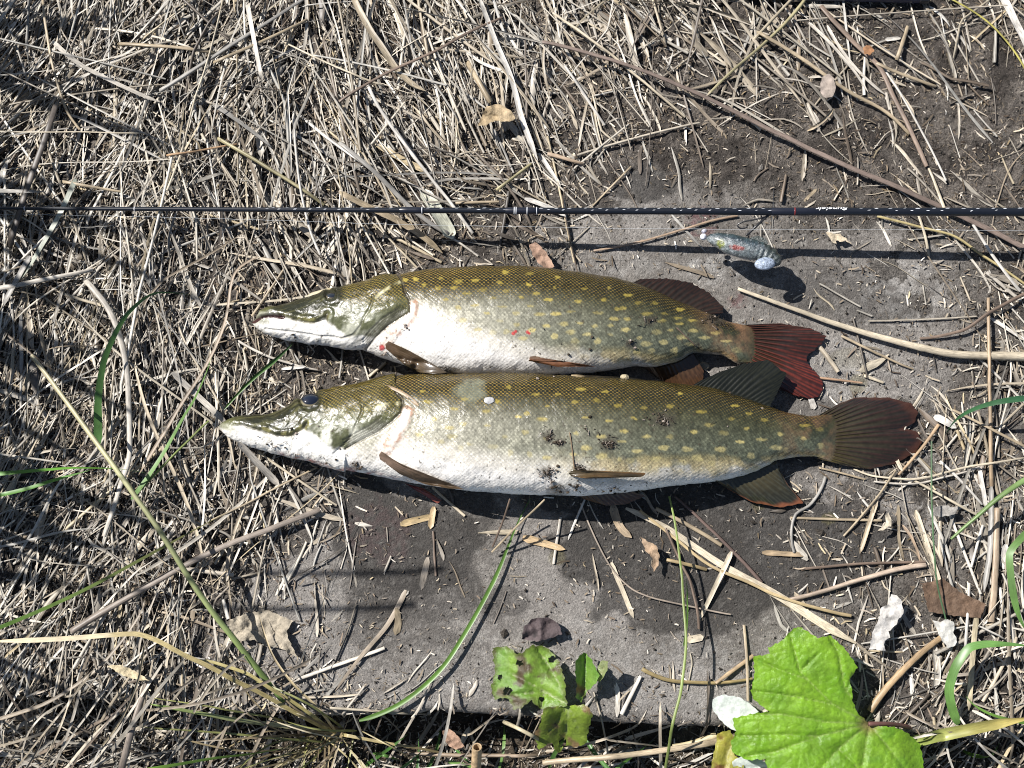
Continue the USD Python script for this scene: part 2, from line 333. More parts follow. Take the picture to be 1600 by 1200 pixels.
# fish footprints keep the loose litter off the place where the fish lie
UP_TOP = [(395, 503), (403, 493), (409, 485), (440, 476), (480, 465), (500, 457), (525, 450), (552, 444), (580, 438), (622, 430), (665, 423), (740, 418), (810, 417), (875, 423), (950, 434), (1000, 446), (1047, 466), (1109, 491), (1137, 503), (1160, 507), (1182, 512)]
UP_BOT = [(395, 507), (403, 515), (415, 522), (460, 534), (515, 541), (565, 547), (590, 557), (627, 569), (660, 577), (695, 583), (775, 586), (875, 585), (950, 579), (997, 573), (1020, 573), (1060, 565), (1083, 552), (1125, 554), (1156, 568), (1182, 566)]
LO_TOP = [(343, 665), (347, 661), (360, 655), (380, 650), (420, 646), (442, 640), (466, 624), (484, 616), (504, 611), (530, 604), (570, 597), (614, 589), (650, 586), (700, 585), (800, 584), (900, 589), (975, 593), (1050, 599), (1103, 605), (1156, 620), (1200, 634), (1234, 645), (1266, 650), (1290, 648), (1312, 640)]
LO_BOT = [(343, 669), (348, 676), (360, 686), (400, 701), (440, 712), (490, 724), (550, 736), (590, 744), (640, 754), (690, 761), (750, 769), (825, 773), (900, 775), (950, 772), (1000, 767), (1050, 760), (1100, 754), (1119, 752), (1156, 745), (1200, 728), (1212, 720), (1269, 714), (1297, 721), (1312, 724)]
foot = [Polygon(UP_TOP + UP_BOT[::-1]).buffer(0), Polygon(LO_TOP + LO_BOT[::-1]).buffer(0)]
shapely.prepare(foot[0]); shapely.prepare(foot[1])
def in_fish(px, py):
    return shapely.contains_xy(foot[0], px, py) | shapely.contains_xy(foot[1], px, py)

# ------------------------------------------------------------------ loose litter: crumbs, chaff, straw
rs = np.random.RandomState(11)
def scatter(n, dens, rs, lo=(-120, -120), hi=(1720, 1290)):
    out = []
    while sum(len(o) for o in out) < n:
        q = rs.uniform(lo, hi, (n, 2))
        out.append(q[rs.uniform(size=n) < dens(q[:, 0], q[:, 1])])
    return np.vstack(out)[:n]
def dens_fine(px, py):
    d = np.clip(0.9 * mapped(_soil, px, py) + 0.06, 0, 1)
    cl = smoothstep(0.38, 0.58, n2(px, py, 24, 51, 3))
    return np.where(in_fish(px, py), 0, d * (0.25 + 0.75 * cl))
# soil crumbs: small lumpy octahedra
q = scatter(26000, dens_fine, rs); w = P(q[:, 0], q[:, 1], 0); i, j = hidx(w[:, 0], w[:, 1])
r = 0.0005 * np.exp(rs.normal(0, .45, len(q)))
base = np.array([(1, 0, 0), (0, 1, 0), (-1, 0, 0), (0, -1, 0), (0, 0, 1), (0, 0, -.7)], float)
of = np.array([(0, 1, 4), (1, 2, 4), (2, 3, 4), (3, 0, 4), (1, 0, 5), (2, 1, 5), (3, 2, 5), (0, 3, 5)])
rot = rs.uniform(0, 2 * math.pi, len(q)); c_, s_ = np.cos(rot), np.sin(rot)
v = base[None] * rs.uniform(.6, 1.4, (len(q), 6, 1)); v[:, :, 0] *= rs.uniform(1, 1.9, (len(q), 1))
v = np.stack([v[..., 0] * c_[:, None] - v[..., 1] * s_[:, None], v[..., 0] * s_[:, None] + v[..., 1] * c_[:, None], v[..., 2]], -1) * r[:, None, None]
v += np.stack([w[:, 0], w[:, 1], hm[i, j] + r * .4], -1)[:, None]
cc = np.where(rs.uniform(size=len(q))[:, None] < .8, np.array([.070, .060, .050]), np.array([.26, .24, .215])) * rs.uniform(.6, 1.5, (len(q), 1))
tag(obj('soil_crumbs', (v.reshape(-1, 3), (of[None] + 6 * np.arange(len(q))[:, None, None]).reshape(-1, 3)), M['dirt'], None, np.repeat(cc, 6, 0), smooth=False), 'fine dark soil crumbs strewn over the slab', 'soil', kind='stuff')
# chaff: short bent flakes, two quads each
def chaff(n, dens, lmin, lmax, rs, dark):
    q = scatter(n, dens, rs); w = P(q[:, 0], q[:, 1], 0); i, j = hidx(w[:, 0], w[:, 1])
    L = np.exp(rs.uniform(np.log(lmin), np.log(lmax), n)) * PX; W = L * rs.uniform(.1, .38, n); W = np.minimum(W, 2.6 * PX)
    a = rs.uniform(0, math.pi, n); tilt = rs.normal(0, .28, n); roll = rs.normal(0, .5, n); bend = rs.normal(0, .06, n)
    t = np.stack([np.cos(a) * np.cos(tilt), np.sin(a) * np.cos(tilt), np.sin(tilt)], -1)
    sd = np.stack([-np.sin(a), np.cos(a), 0 * a], -1); up = np.cross(t, sd)
    sd2 = sd * np.cos(roll)[:, None] + up * np.sin(roll)[:, None]
    side2 = np.cross(t, up)
    ce = np.stack([w[:, 0], w[:, 1], hm[i, j] + L * np.abs(np.sin(tilt)) * .45 + rs.uniform(0, .0012, n)], -1)
    v = np.stack([ce + t * (k * L / 2)[:, None] + sd2 * (m * W / 2 * (1 if k == 0 else .7))[:, None] + (up * .4 - sd) * (bend * L * abs(k))[:, None] for k in (-1, 0, 1) for m in (-1, 1)], 1)
    f = np.array([(0, 1, 3), (0, 3, 2), (2, 3, 5), (2, 5, 4)])
    col = TONES[rs.choice(len(TONES), n, p=TW)] * rs.uniform(.7, 1.1, (n, 1))
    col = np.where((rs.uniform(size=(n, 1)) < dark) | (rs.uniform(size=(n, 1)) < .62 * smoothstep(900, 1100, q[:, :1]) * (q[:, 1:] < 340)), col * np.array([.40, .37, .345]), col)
    hm[i, j] = np.maximum(hm[i, j], ce[:, 2] + .0002)
    return v.reshape(-1, 3), (f[None] + 6 * np.arange(n)[:, None, None]).reshape(-1, 3), np.repeat(col, 6, 0)
def dens_chaff(px, py):
    d = np.clip(np.maximum(mapped(_lit, px, py), .8 * mapped(_soil, px, py)) + .02, 0, 1)
    return np.where(in_fish(px, py), 0, (.86 * d) * (0.14 + 0.86 * smoothstep(.40, .62, n2(px, py, 30, 52, 3))) * (1 - .45 * smoothstep(1000, 1150, px)))
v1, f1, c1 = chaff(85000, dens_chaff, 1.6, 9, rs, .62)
def dens_lit(px, py):
    d = mapped(_lit, px, py)
    return np.where(in_fish(px, py), 0, np.clip(d ** 1.6, 0, 1) * (0.45 + 0.55 * smoothstep(.36, .6, n2(px, py, 70, 53, 3))))
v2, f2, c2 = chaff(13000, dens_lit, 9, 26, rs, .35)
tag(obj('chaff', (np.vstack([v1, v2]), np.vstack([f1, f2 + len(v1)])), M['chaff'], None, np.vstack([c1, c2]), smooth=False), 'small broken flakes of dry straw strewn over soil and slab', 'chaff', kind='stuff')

# where straws point: mean angle (degrees, up the picture) and spread
ORI = np.array([[65, 62, 68, 110, 120, 125, 120, 125, 115], [64, 60, 68, 115, 118, 125, 130, 120, 115], [62, 70, 80, 120, 115, 120, 130, 125, 120], [68, 75, 100, 125, 130, 130, 30, 120, 125],
                [65, 80, 105, 130, 135, 135, 140, 140, 130], [60, 75, 90, 120, 130, 135, 140, 150, 120], [60, 75, 85, 110, 130, 130, 140, 120, 100], [62, 70, 80, 100, 120, 130, 120, 110, 95],
                [58, 65, 75, 90, 110, 120, 130, 110, 95], [55, 62, 65, 70, 100, 120, 130, 100, 90], [50, 58, 65, 60, 80, 110, 120, 95, 88], [48, 55, 70, 60, 60, 80, 60, 60, 80], [45, 50, 70, 80, 60, 40, 20, 40, 80]], float)
_ori = RegularGridInterpolator((gy, gx), ORI, bounds_error=False, fill_value=None)
def ori(px, py): return float(_ori([np.clip(py, 0, 1200), np.clip(px, 0, 1600)])[0])
pieces = []                                                           # every loose straw: (size seen, vertices, faces, uv, colour, kind, pixel)
def straw(px, py, L, Wd, rs, kind, lift=0.0):
    a = math.radians(rs.normal(ori(px, py) + 110 * (float(n2(np.array([px]), np.array([py]), 95, 71, 2)[0]) - .5), 17 if rs.uniform() < .68 else 70))
    n = max(5, int(L / 11) + 3); t = np.linspace(-.5, .5, n) * L
    curv = rs.normal(0, .08) / max(L, 40) * (1.3 if kind == 'leaf' else .6)
    lx, ly = t, curv * t * t + (rs.normal(0, .014) * L * np.sin(t / L * 6) if kind == 'leaf' else 0) + (np.maximum(t - rs.uniform(-.3, .3) * L, 0) * rs.normal(0, .45) if rs.uniform() < .22 else 0)
    x, y = px + lx * math.cos(a) - ly * math.sin(a), py - lx * math.sin(a) - ly * math.cos(a)
    w = P(x, y, 0.006); r = Wd * PX * (.5 if kind == 'stalk' else .22)
    z = settle(w[:, :2], r, .75 if kind == 'leaf' else .4)
    c = np.stack([w[:, 0], w[:, 1], z + lift], 1)
    col = tone(rs, rs.uniform(0, .55))
    if kind == 'stalk':
        v, f, uv = tube(c, Wd * PX * .5 * np.linspace(1, rs.uniform(.7, 1), n), 6, L > 60, rs.uniform(.5, 1), .2, rs.uniform(0, 6))
    else:
        u = np.linspace(0, 1, n); ww = Wd * PX * np.clip(np.minimum(1, (1 - u) * rs.uniform(1.5, 5) + .15) * np.minimum(1, u * 6 + .35), .1, 1)
        v, f, uv = ribbon(c, ww, rs.normal(0, .35) + rs.normal(0, .6) * u, rs.normal(0, .3))
    cv = np.broadcast_to(col, (len(v), 3)) * (1 + .12 * np.sin(np.linspace(0, rs.uniform(2, 9), len(v)) + rs.uniform(0, 6)))[:, None]
    pieces.append((L * Wd, v, f, uv, cv, kind, px, py, Wd, L, math.degrees(a)))
for k, (nn, l0, l1, w0, w1) in enumerate([(2800, 14, 50, 1.2, 3.8), (2100, 22, 90, 2.2, 7.5), (1700, 40, 130, 1.4, 4.6), (200, 40, 150, 6, 13), (1300, 90, 240, 1.6, 5.4), (700, 40, 150, .9, 2.2), (260, 180, 380, 1.6, 5.6)]):
    qs = scatter(nn, dens_lit, rs)
    for px, py in qs:
        L = math.exp(rs.uniform(math.log(l0), math.log(l1)))
        if L > 90 and mapped(_lit, np.array([px]), np.array([py]))[0] < .45 and rs.uniform() < .6: L *= .45
        straw(px, py, L, math.exp(rs.uniform(math.log(w0), math.log(w1))), rs, 'stalk' if rs.uniform() < .30 and w0 < 6 else 'leaf')
MARKS = [('by the grey stem hanging at the bottom', 195, 1185), ('under the green-tipped tan blade', 350, 1150), ('between cut reed stub and torn leaf', 800, 1190), ('below the torn leaf', 880, 1200), ('right of the torn leaf in the gap', 985, 1185), ('left of the yellow leaf in the gap', 1075, 1190), ('left of the cut reed stub', 660, 1195), ('below the striped blade', 1470, 1195), ('under the curling green blade at bottom right', 1535, 1195), ('at the bottom right edge', 1595, 1165), ('by the upper bright green blades, left', 20, 1060), ('at the top left corner', 60, 40), ('by the split reed piece at upper left', 190, 110), ('beside the long grey stem at upper left', 370, 60), ('left of the thick tan reed at the top edge', 480, 60), ('by the frayed foot of the thick tan reed', 640, 170), ('at the top edge left of the middle', 660, 20),
 ('around the bleached reed leaf at the top', 810, 110), ('by the start of the long brown stem', 930, 60), ('at the top edge right of the middle', 1080, 30), ('under the olive stalk at upper right', 1160, 110), ('by the brown stem at upper right', 1360, 120), ('in the top right corner', 1540, 60), ('above the left end of the rod', 60, 260), ('beside the dark twig at the left edge', 40, 190),
 ('just above the rod in the left third', 260, 280), ('above the rod before its second ferrule', 560, 270), ('near the orange curled leaf', 760, 220), ('right of the orange curled leaf', 880, 230), ('below the left end of the rod', 80, 380), ('below the rod in the left third', 300, 380), ('between rod and back of the upper fish', 640, 390), ('above the head of the upper fish', 480, 420),
 ('at the left edge by the wide green blade', 60, 560), ('right of the wide green blade', 250, 540), ('left of the upper fish snout', 340, 480), ('left of the lower fish snout', 290, 650), ('between the two fish heads', 450, 570), ('at the left edge above the two bright green blades', 50, 670), ('below the two bright green blades', 80, 830), ('along the green stalk at lower left', 230, 800),
 ('below the jaw of the lower fish', 440, 780), ('along the thick grey-brown stem', 300, 880), ('left of the shredded dead leaf', 290, 970), ('at the left edge above the slab gap', 50, 960), ('beside the grass tuft', 420, 1080), ('over the slab edge at lower left', 140, 1080), ('in the bottom left corner', 80, 1170), ('in the gap below the grass tuft', 420, 1175), ('by the cut reed stub', 720, 1170),
 ('in the gap under the torn leaf', 900, 1175), ('at the bottom right corner', 1530, 1170), ('on the bare concrete below the fish', 700, 900), ('by the cream splintered reed', 1150, 880), ('below the dark tail', 1360, 790), ('by the straw knot at right', 1470, 760), ('around the bark scraps', 1420, 980), ('at the right edge by the stout tan stalk', 1570, 880), ('by the green blade arching at right', 1530, 1060), ('right of the dark tail', 1500, 650),
 ('near the thick cream reed', 1420, 530), ('at the right edge below the rod', 1560, 400), ('beside the lure', 1200, 390), ('above the rod on brown soil', 1200, 240), ('above the rod at the right edge', 1540, 230)]
def describe(p):
    v, kind = p[1], p[5]
    m = p[4].mean(0); b_ = m.mean(); warm = m[0] / max(m[2], 1e-6)
    tone_ = 'dark brown' if b_ < .16 else ('pale' if b_ > .45 else ('grey' if warm < 1.25 else ('tan' if warm < 1.75 else 'yellowish')))
    w_ = p[8]; L_ = p[9]
    size = ('broad' if w_ > 6.5 else ('thin' if w_ < 3 else ('long' if L_ > 190 else ('short' if L_ < 95 else 'medium'))))
    ang = p[10] % 180
    lie = 'lying level' if ang < 20 or ang > 160 else ('standing upright' if 70 < ang < 110 else ('rising right' if ang < 90 else 'falling right'))
    k = min(range(len(MARKS)), key=lambda i: (MARKS[i][1] - p[6]) ** 2 + (MARKS[i][2] - p[7]) ** 2)
    lie = {'lying level': 'level', 'standing upright': 'upright', 'rising right': 'slanting right', 'falling right': 'slanting left'}[lie]
    out_ = '%s %s %s %s %s' % (size, tone_, lie, 'straw stalk' if kind == 'stalk' else 'grass blade', MARKS[k][0])
    return out_ if len(out_.replace('-', ' ').split()) <= 16 else out_.replace(size + ' ', '').replace('slanting ', 'leaning ')
inside = lambda p: -10 < p[6] < 1610 and -10 < p[7] < 1210
order = sorted(range(len(pieces)), key=lambda k: -pieces[k][0] if inside(pieces[k]) else 0)
single = set(order[:230]); pile = Pile(); seen = {}
for k, p in enumerate(pieces):
    if k in single:
        lab = describe(p); seen[lab] = seen.get(lab, 0) + 1
        if seen[lab] > 1: pile.add(p[1], p[2], p[3], p[4]); continue
        tag(obj('straw_stalk' if p[5] == 'stalk' else 'dry_straw', (p[1], p[2]), M['straw'], None, p[4], p[3]), lab, 'straw' if p[5] == 'stalk' else 'dry grass', 'loose dry straw and grass blades')
    else:
        pile.add(p[1], p[2], p[3], p[4])
tag(pile.build('straw_litter', M['straw']), 'loose bleached straw and dry grass covering the ground', 'straw', kind='stuff')
# ------------------------------------------------------------------ the two pike
def up_spots():
    a = np.array([(340,202),(437,200),(250,182),(355,140),(570,152),(460,160),(727,168),(902,178),(1062,197),(1252,205),(1405,197),(1520,245),(617,210),(765,220),(515,235),(680,265),(860,256),(1030,274),(1212,284),(1375,272),(1497,325),(1590,290),(953,235),(460,320),(570,308),(740,318),(917,312),(645,358),(825,360),(975,365),(1073,362),(1168,349),(1340,357),(1440,392),(1525,395),(385,268),(360,375),(490,402),(720,405),(830,430),(590,460),(680,478),(765,475),(923,462),(1015,437),(1122,423),(1225,418),(1318,437),(1412,432),(1508,460),(1415,490),(1065,500),(1190,530),(1332,532),(1270,490),(560,575),(870,512),(1165,475),(755,100),(910,112),(1085,133),(130,150),(200,148)]) / 4.0 + (600, 400)
    b = np.array([(1240,362),(1355,360),(1455,333),(1290,295),(1190,290),(1125,245),(1335,405),(1448,425),(1437,388),(1525,405),(1535,468),(1460,505),(1300,475),(1200,512),(1110,462),(1180,595),(1275,590),(1420,590),(1350,540),(1060,330)]) / 4.0 + (700, 400)
    c = np.array([(35,608),(75,557),(195,588),(190,632),(198,660),(105,645),(80,700),(210,727),(265,693),(325,728),(378,705),(430,745),(490,790),(120,750),(60,790),(170,790),(555,820),(150,690),(250,760),(30,760)]) / 3.2 + (1000, 300)
    return np.vstack([a, b, c])
def lo_spots():
    a = np.array([(380,180),(545,225),(690,225),(830,195),(980,210),(795,275),(930,265),(1060,298),(1225,310),(1385,297),(625,297),(1580,335),(440,362),(490,345),(590,380),(860,370),(1005,390),(1165,378),(100,255),(40,315),(240,330),(310,268),(95,410),(245,422),(480,462),(355,490),(135,535),(280,550),(25,490),(390,592),(510,600),(800,470),(955,490),(1100,455),(1240,487),(1385,490),(1535,462),(625,500),(1085,520),(1180,580),(1345,558),(1490,568),(960,610),(1300,625),(1070,630),(1140,640),(1430,655),(1570,632),(620,620),(780,600),(865,560)]) / 4.0 + (700, 560)
    b = np.array([(150,300),(200,243),(310,330),(455,365),(530,415),(420,438),(500,482),(345,397),(270,432),(35,455),(120,510),(235,518),(405,518),(605,470),(700,443),(620,372),(820,465),(545,340),(475,300),(730,520),(360,590),(555,550),(80,570),(210,585),(905,500),(825,398),(900,420),(280,560),(680,510)]) / 3.2 + (1000, 540)
    return np.vstack([a, b, np.array([(668, 628), (678, 655), (702, 668), (690, 690), (720, 700), (660, 612), (655, 680)])])
def ip(pts, x): 
    pts = np.asarray(pts, float); return PchipInterpolator(pts[:, 0], pts[:, 1])(np.clip(x, pts[0, 0], pts[-1, 0]))

FISH = {
 'upper': dict(top=UP_TOP, bot=UP_BOT, w=[(395, 10), (409, 34), (440, 46), (500, 62), (560, 84), (620, 100), (700, 112), (850, 112), (950, 100), (1050, 66), (1125, 38), (1150, 26), (1170, 14), (1182, 6)],
   lift=[(395, 24), (450, 16), (560, 5), (640, 1), (1182, 2)], spots=up_spots(), gill=[(622, 428), (629, 440), (632, 455), (640, 470), (641, 487), (625, 497), (607, 508), (586, 528), (571, 546)],
   preop=[(583, 462), (582, 472), (577, 484), (569, 497), (565, 508), (553, 522), (534, 528), (494, 525), (459, 519), (415, 514)], maxilla=[(412, 486), (441, 494), (467, 502), (492, 504), (508, 499), (511, 490)],
   gape=[(396, 503), (408, 494), (425, 492), (441, 495)], belly=[(395, .5), (440, .55), (500, .6), (560, .68), (600, .62), (640, .42), (680, .48), (740, .62), (800, .74), (850, .82), (930, .90), (1000, .97), (1060, 1.05), (1182, 1.1)],
   gold=[(600, 1.0), (700, 1.0), (820, .75), (950, .5), (1182, .4)], eye=(517, 461, 9.0), band=[(604, 535), (615, 520), (628, 507), (641, 492), (643, 478)], bellyband=.12,
   glare_fade=[(640, 1.0), (700, .92), (780, .6), (880, .22), (1182, 0)], tailw=1120),
 'lower': dict(top=LO_TOP, bot=LO_BOT, w=[(343, 10), (352, 30), (380, 46), (440, 62), (500, 82), (560, 100), (630, 118), (750, 132), (900, 132), (1020, 116), (1130, 82), (1220, 50), (1270, 30), (1298, 14), (1312, 6)],
   lift=[(343, 26), (400, 18), (520, 6), (620, 1), (1312, 2)], spots=lo_spots(), gill=[(618, 612), (627, 620), (629, 632), (626, 645), (611, 659), (590, 675), (562, 689), (540, 702)],
   preop=[(566, 634), (566, 645), (560, 658), (552, 674), (546, 685), (534, 698), (522, 708)], maxilla=[(352, 661), (380, 665), (410, 674), (434, 682), (455, 681), (474, 670), (479, 662)],
   gape=None, belly=[(343, .62), (400, .5), (460, .55), (520, .7), (580, .78), (600, .62), (640, .66), (700, .70), (800, .76), (900, .80), (1000, .84), (1080, .88), (1150, .92), (1200, 1.0), (1312, 1.1)],
   gold=[(560, 1.0), (720, 1.0), (850, .8), (1000, .55), (1312, .35)], eye=(484, 625, 15.5), band=[(603, 702), (617, 682), (629, 664), (635, 645)], bellyband=.05,
   glare_fade=[(640, .85), (700, .75), (780, .5), (900, .25), (1000, .1), (1312, 0)], tailw=1240)}

def fish_body(F, seed):
    top_, bot_ = np.array(F['top'], float), np.array(F['bot'], float)
    x0, x1 = top_[0, 0], top_[-1, 0]
    xs = np.r_[x0 + np.linspace(0, 1, 14)[:-1] ** 2 * 10, np.arange(x0 + 10, x1, 0.95)]
    n = len(xs); top, bot = ip(F['top'], xs), ip(F['bot'], xs); w = ip(F['w'], xs) * PX
    top, bot = top + .6, bot - .6
    zc = .5 * w * .86 + ip(F['lift'], xs) * PX + .004
    A, B = P(xs, top, zc), P(xs, bot, zc)
    c, d = (A + B) / 2, (A - B) / 2
    NU, NL = 190, 34
    th = np.r_[np.pi * (np.linspace(0, 1, NU) * .88 + .12 * (.5 - .5 * np.cos(np.pi * np.linspace(0, 1, NU)))), np.pi + np.pi * np.linspace(0, 1, NL + 2)[1:-1]]
    pw = .92
    co, si = np.sign(np.cos(th)) * np.abs(np.cos(th)) ** pw, np.sign(np.sin(th)) * np.abs(np.sin(th)) ** pw
    V = c[:, None] + d[:, None] * co[None, :, None] + np.array([0, 0, 1.0]) * (w / 2)[:, None, None] * np.where(si > 0, si, si * .86)[None, :, None]
    m = len(th); N = V.copy()
    tu, tv = np.gradient(V, axis=0), (np.roll(V, -1, 1) - np.roll(V, 1, 1))
    N = np.cross(tv, tu); N /= np.maximum(np.linalg.norm(N, axis=2, keepdims=True), 1e-12)
    out = V - c[:, None]; N *= np.sign((N * out).sum(2, keepdims=True)); up = np.tile(np.arange(m) < NU, (n, 1))
    X, Y = proj(V)
    T = np.r_[np.zeros((1, n)), np.cumsum(np.linalg.norm(np.diff(V[:, :NU], axis=1), axis=2).T / PX, axis=0)].T   # px round the body from the back
    T = np.concatenate([T, T[:, -1:] + np.zeros((n, NL))], 1)
    q = np.clip(T / np.maximum(T[:, NU - 1:NU], 1e-6), 0, 1)          # 0 back, 1 belly
    vv = np.clip((Y - top[:, None]) / np.maximum(bot - top, 1)[:, None], 0, 1)
    nz = lambda s, k, o=3: meshkit.fbm(np.stack([X / s, T / s, np.full(X.shape, .3)], -1), o, seed + k)
    gd, gs, ga = seg_dist(X, Y, F['gill'])
    gl = np.array(F['gill'], float); gl = gl[np.argsort(gl[:, 1])]
    headm = X < np.interp(Y, gl[:, 1], gl[:, 0])                       # forward of the gill edge
    # ---- colour
    bl = ip(F['belly'], X)
    edge = vv - bl + .10 * (nz(26, 1) - .5) + .05 * (nz(7, 2) - .5)
    back = mixc((.014, .013, .006), (.040, .042, .021), smoothstep(.08, .34, vv + .1 * (nz(30, 3) - .5)))
    flank = mixc(back, (.085, .094, .062), smoothstep(.3, .75, vv))
    flank = mixc(flank, (.42, .40, .32), ip(F['glare_fade'], X) * smoothstep(.12, .5, vv))  # pale front flank: own whitish colour plus sun glare painted into it
    flank = flank * (0.45 + 1.1 * nz(3.6, 4, 2))[..., None] * (.8 + .4 * nz(34, 27))[..., None]
    col = mixc(flank, (.60, .565, .49), smoothstep(-.16, .02, edge))
    col = mixc(col, (.82, .79, .74), smoothstep(0, .14, edge))
    col = mixc(col, (.50, .38, .14), .55 * np.clip(smoothstep(-.22, -.06, edge) - smoothstep(-.04, .06, edge), 0, 1) * smoothstep(820, 1000, X) * smoothstep(.35, .6, nz(16, 5)))
    # spots
    sp = F['spots']; tree = cKDTree(sp * (1, 2.0)); rs_ = np.random.RandomState(seed)
    rx, ry = rs_.uniform(3.8, 9.0, len(sp)), rs_.uniform(1.7, 3.3, len(sp)); amp = rs_.uniform(.35, 1, len(sp))
    cy = ip(F['belly'], sp[:, 0]); vq = (sp[:, 1] - ip(F['top'], sp[:, 0])) / np.maximum(ip(F['bot'], sp[:, 0]) - ip(F['top'], sp[:, 0]), 1)
    ry = ry * (1 + .7 * smoothstep(.4, .8, vq)); rx = np.where(vq < .2, rx * .75, rx)
    D = np.full(X.shape, 9.0); am = np.zeros(X.shape)
    wx, wy = X + 4.6 * (nz(5, 6, 3) - .5) * 2, Y + 2.4 * (nz(4.5, 7, 3) - .5) * 2
    dist, idx = tree.query(np.stack([wx, wy * 2.0], -1).reshape(-1, 2), k=3)
    for k in range(3):
        i = idx[:, k]; e = np.hypot((wx.ravel() - sp[i, 0]) / rx[i], (wy.ravel() - sp[i, 1]) / ry[i]).reshape(X.shape)
        better = e < D; D = np.where(better, e, D); am = np.where(better, amp[i].reshape(X.shape), am)
    spot = smoothstep(1.3, .65, D) * am * up * (.7 + .6 * nz(3, 38, 2))
    # scales
    pitch, row = 6.6, 3.15
    if True:
        r0 = np.floor(T / row); best = np.full(X.shape, 9.0); hsh = np.zeros(X.shape); tk = np.zeros(X.shape)
        for dr in (0, 1):
            r_ = r0 + dr; off = (r_ % 2) * .5 * pitch
            cx = (np.floor((X - off) / pitch + .5)) * pitch + off
            e = np.hypot((X - cx) / (pitch * .5), (T - r_ * row) / (row * .98)); hh_ = np.modf(np.abs(np.sin(cx * 12.9898 + r_ * 78.233) * 43758.5))[0]; hsh = np.where(e < best, hh_, hsh); tk = np.where(e < best, np.hypot((X - cx - .7) / 2.3, (T - r_ * row) / 1.15), tk); best = np.minimum(best, e)
    sc = 1 - best                                                      # high in the middle of a scale
    body = smoothstep(-6, 6, X - np.interp(Y, gl[:, 1], gl[:, 0])) * (1 - smoothstep(x1 - 40, x1 - 8, X))
    tick = smoothstep(.95, .5, tk + .4 * (hsh - .5)) * body * up
    gold = ip(F['gold'], X) * smoothstep(.40, .05, vv + .12 * (nz(40, 8) - .5)) * (.55 + .6 * nz(14, 9))
    rim = smoothstep(.30, .05, sc) * body * up
    col = col * (1 - (.30 * rim - .30 * (hsh - .5) * body * up) * (1 - .75 * smoothstep(-.1, .05, edge)))[..., None]
    col = mixc(col, (.40, .26, .045), np.clip(tick * gold * (.45 + .9 * hsh), 0, 1) * .95)
    col = mixc(col, np.minimum(col * 1.9, .8), tick * (.1 + .7 * hsh) * (1 - gold) * (1 - smoothstep(-.05, .1, edge)))
    sc_spot = mixc((.40, .31, .06), (.50, .43, .19), smoothstep(.2, .7, vv))
    col = mixc(col, sc_spot, spot * (1 - smoothstep(.0, .12, edge)) * (.72 + .28 * tick) * body)
    # head
    rr_ = np.floor(T / 3.1 + .8 * nz(12, 30)); cxx = (np.floor((X - (rr_ % 2) * 2.9) / 5.8 + .5)) * 5.8 + (rr_ % 2) * 2.9; hs2 = np.modf(np.abs(np.sin(cxx * 7.13 + rr_ * 31.7) * 4375.85))[0]; cell = smoothstep(1.2, .5, np.hypot((X - cxx) / 1.9, (T - (rr_ + .5 - .8 * nz(12, 30)) * 3.1) / 1.25) + .7 * (hs2 - .5))
    hc = mixc((.018, .018, .008), (.085, .09, .046), smoothstep(.12, .45, vv + .16 * (nz(14, 10) - .5)))
    hc = hc * (.55 + .9 * nz(5, 11, 3))[..., None]
    hc = mixc(hc, (.42, .30, .055), cell * smoothstep(.46, .2, vv + .2 * (nz(16, 31) - .5)) * smoothstep(F['eye'][0] + 10, F['eye'][0] + 28, X) * .85 * (.25 + .75 * hs2))
    pd, ps, pa = seg_dist(X, Y, F['preop'])
    hc = mixc(hc, (.62, .62, .53), (.85 if seed == 5 else .42) * smoothstep(.40, .6, vv) * smoothstep(F['eye'][0] - 20, F['eye'][0] + 20, X) * smoothstep(.38, .62, nz(15, 12)))  # cheeks whitened in the colour to carry the glare on them
    md, ms, ma = seg_dist(X, Y, F['maxilla'])
    mx = np.array(F['maxilla'], float)
    jt = np.array([(515, 504), (530, 517), (545, 525), (562, 522), (586, 528)] if seed == 3 else [(486, 675), (502, 689), (520, 699), (540, 703)], float)
    jawy = np.interp(X, np.r_[mx[:-1, 0], jt[:, 0]], np.r_[mx[:-1, 1], jt[:, 1]])
    white = smoothstep(-4, 4, Y - jawy + 9 * (nz(9, 13) - .5))
    hc = mixc(hc, mixc((.80, .78, .73), (.52, .50, .44), smoothstep(.5, .72, nz(7, 35)) * .8), white)
    hc = mixc(hc, mixc((.020, .020, .009), (.075, .072, .030), smoothstep(.45, .7, meshkit.fbm(np.stack([X / 26, T / 4, np.full(X.shape, .2)], -1), 3, seed + 44))), .85 * (1 - white) * (X < mx[-1, 0] + 2))
    hc = mixc(hc, (.24, .22, .08), .6 * smoothstep(.4, .62, nz(9, 33)) * smoothstep(5, 2, np.abs(md - 4)) * (1 - white) * smoothstep(.15, .5, ma))
    tipm = smoothstep(x0 + 46, x0 + 8, X + 14 * (nz(8, 14) - .5))
    hc = mixc(hc, (.10, .105, .035), tipm * .8 * smoothstep(.8, .4, vv))
    opc = smoothstep(4, 1.0, np.abs(Y - np.interp(X, [F['preop'][0][0], F['gill'][1][0] - 4], [F['preop'][0][1] + 6, F['gill'][2][1] - (14 if seed == 3 else 2)]))) * (X > F['preop'][0][0] + 4)
    hc = mixc(hc, (.50, .47, .27), .7 * opc * smoothstep(.36, .56, nz(11, 36)))
    col = np.where(headm[..., None], hc, col)
    # lines: gill edge, cheek edge, mouth
    col = mixc(col, (.05, .042, .032), .7 * smoothstep(2.6, .6, np.abs(gd - 1.0)) * up * (.4 + .9 * nz(10, 39)))
    col = mixc(col, (.08, .07, .05), .4 * smoothstep(2.4, .4, pd) * up * (.2 + 1.2 * nz(12, 40)))
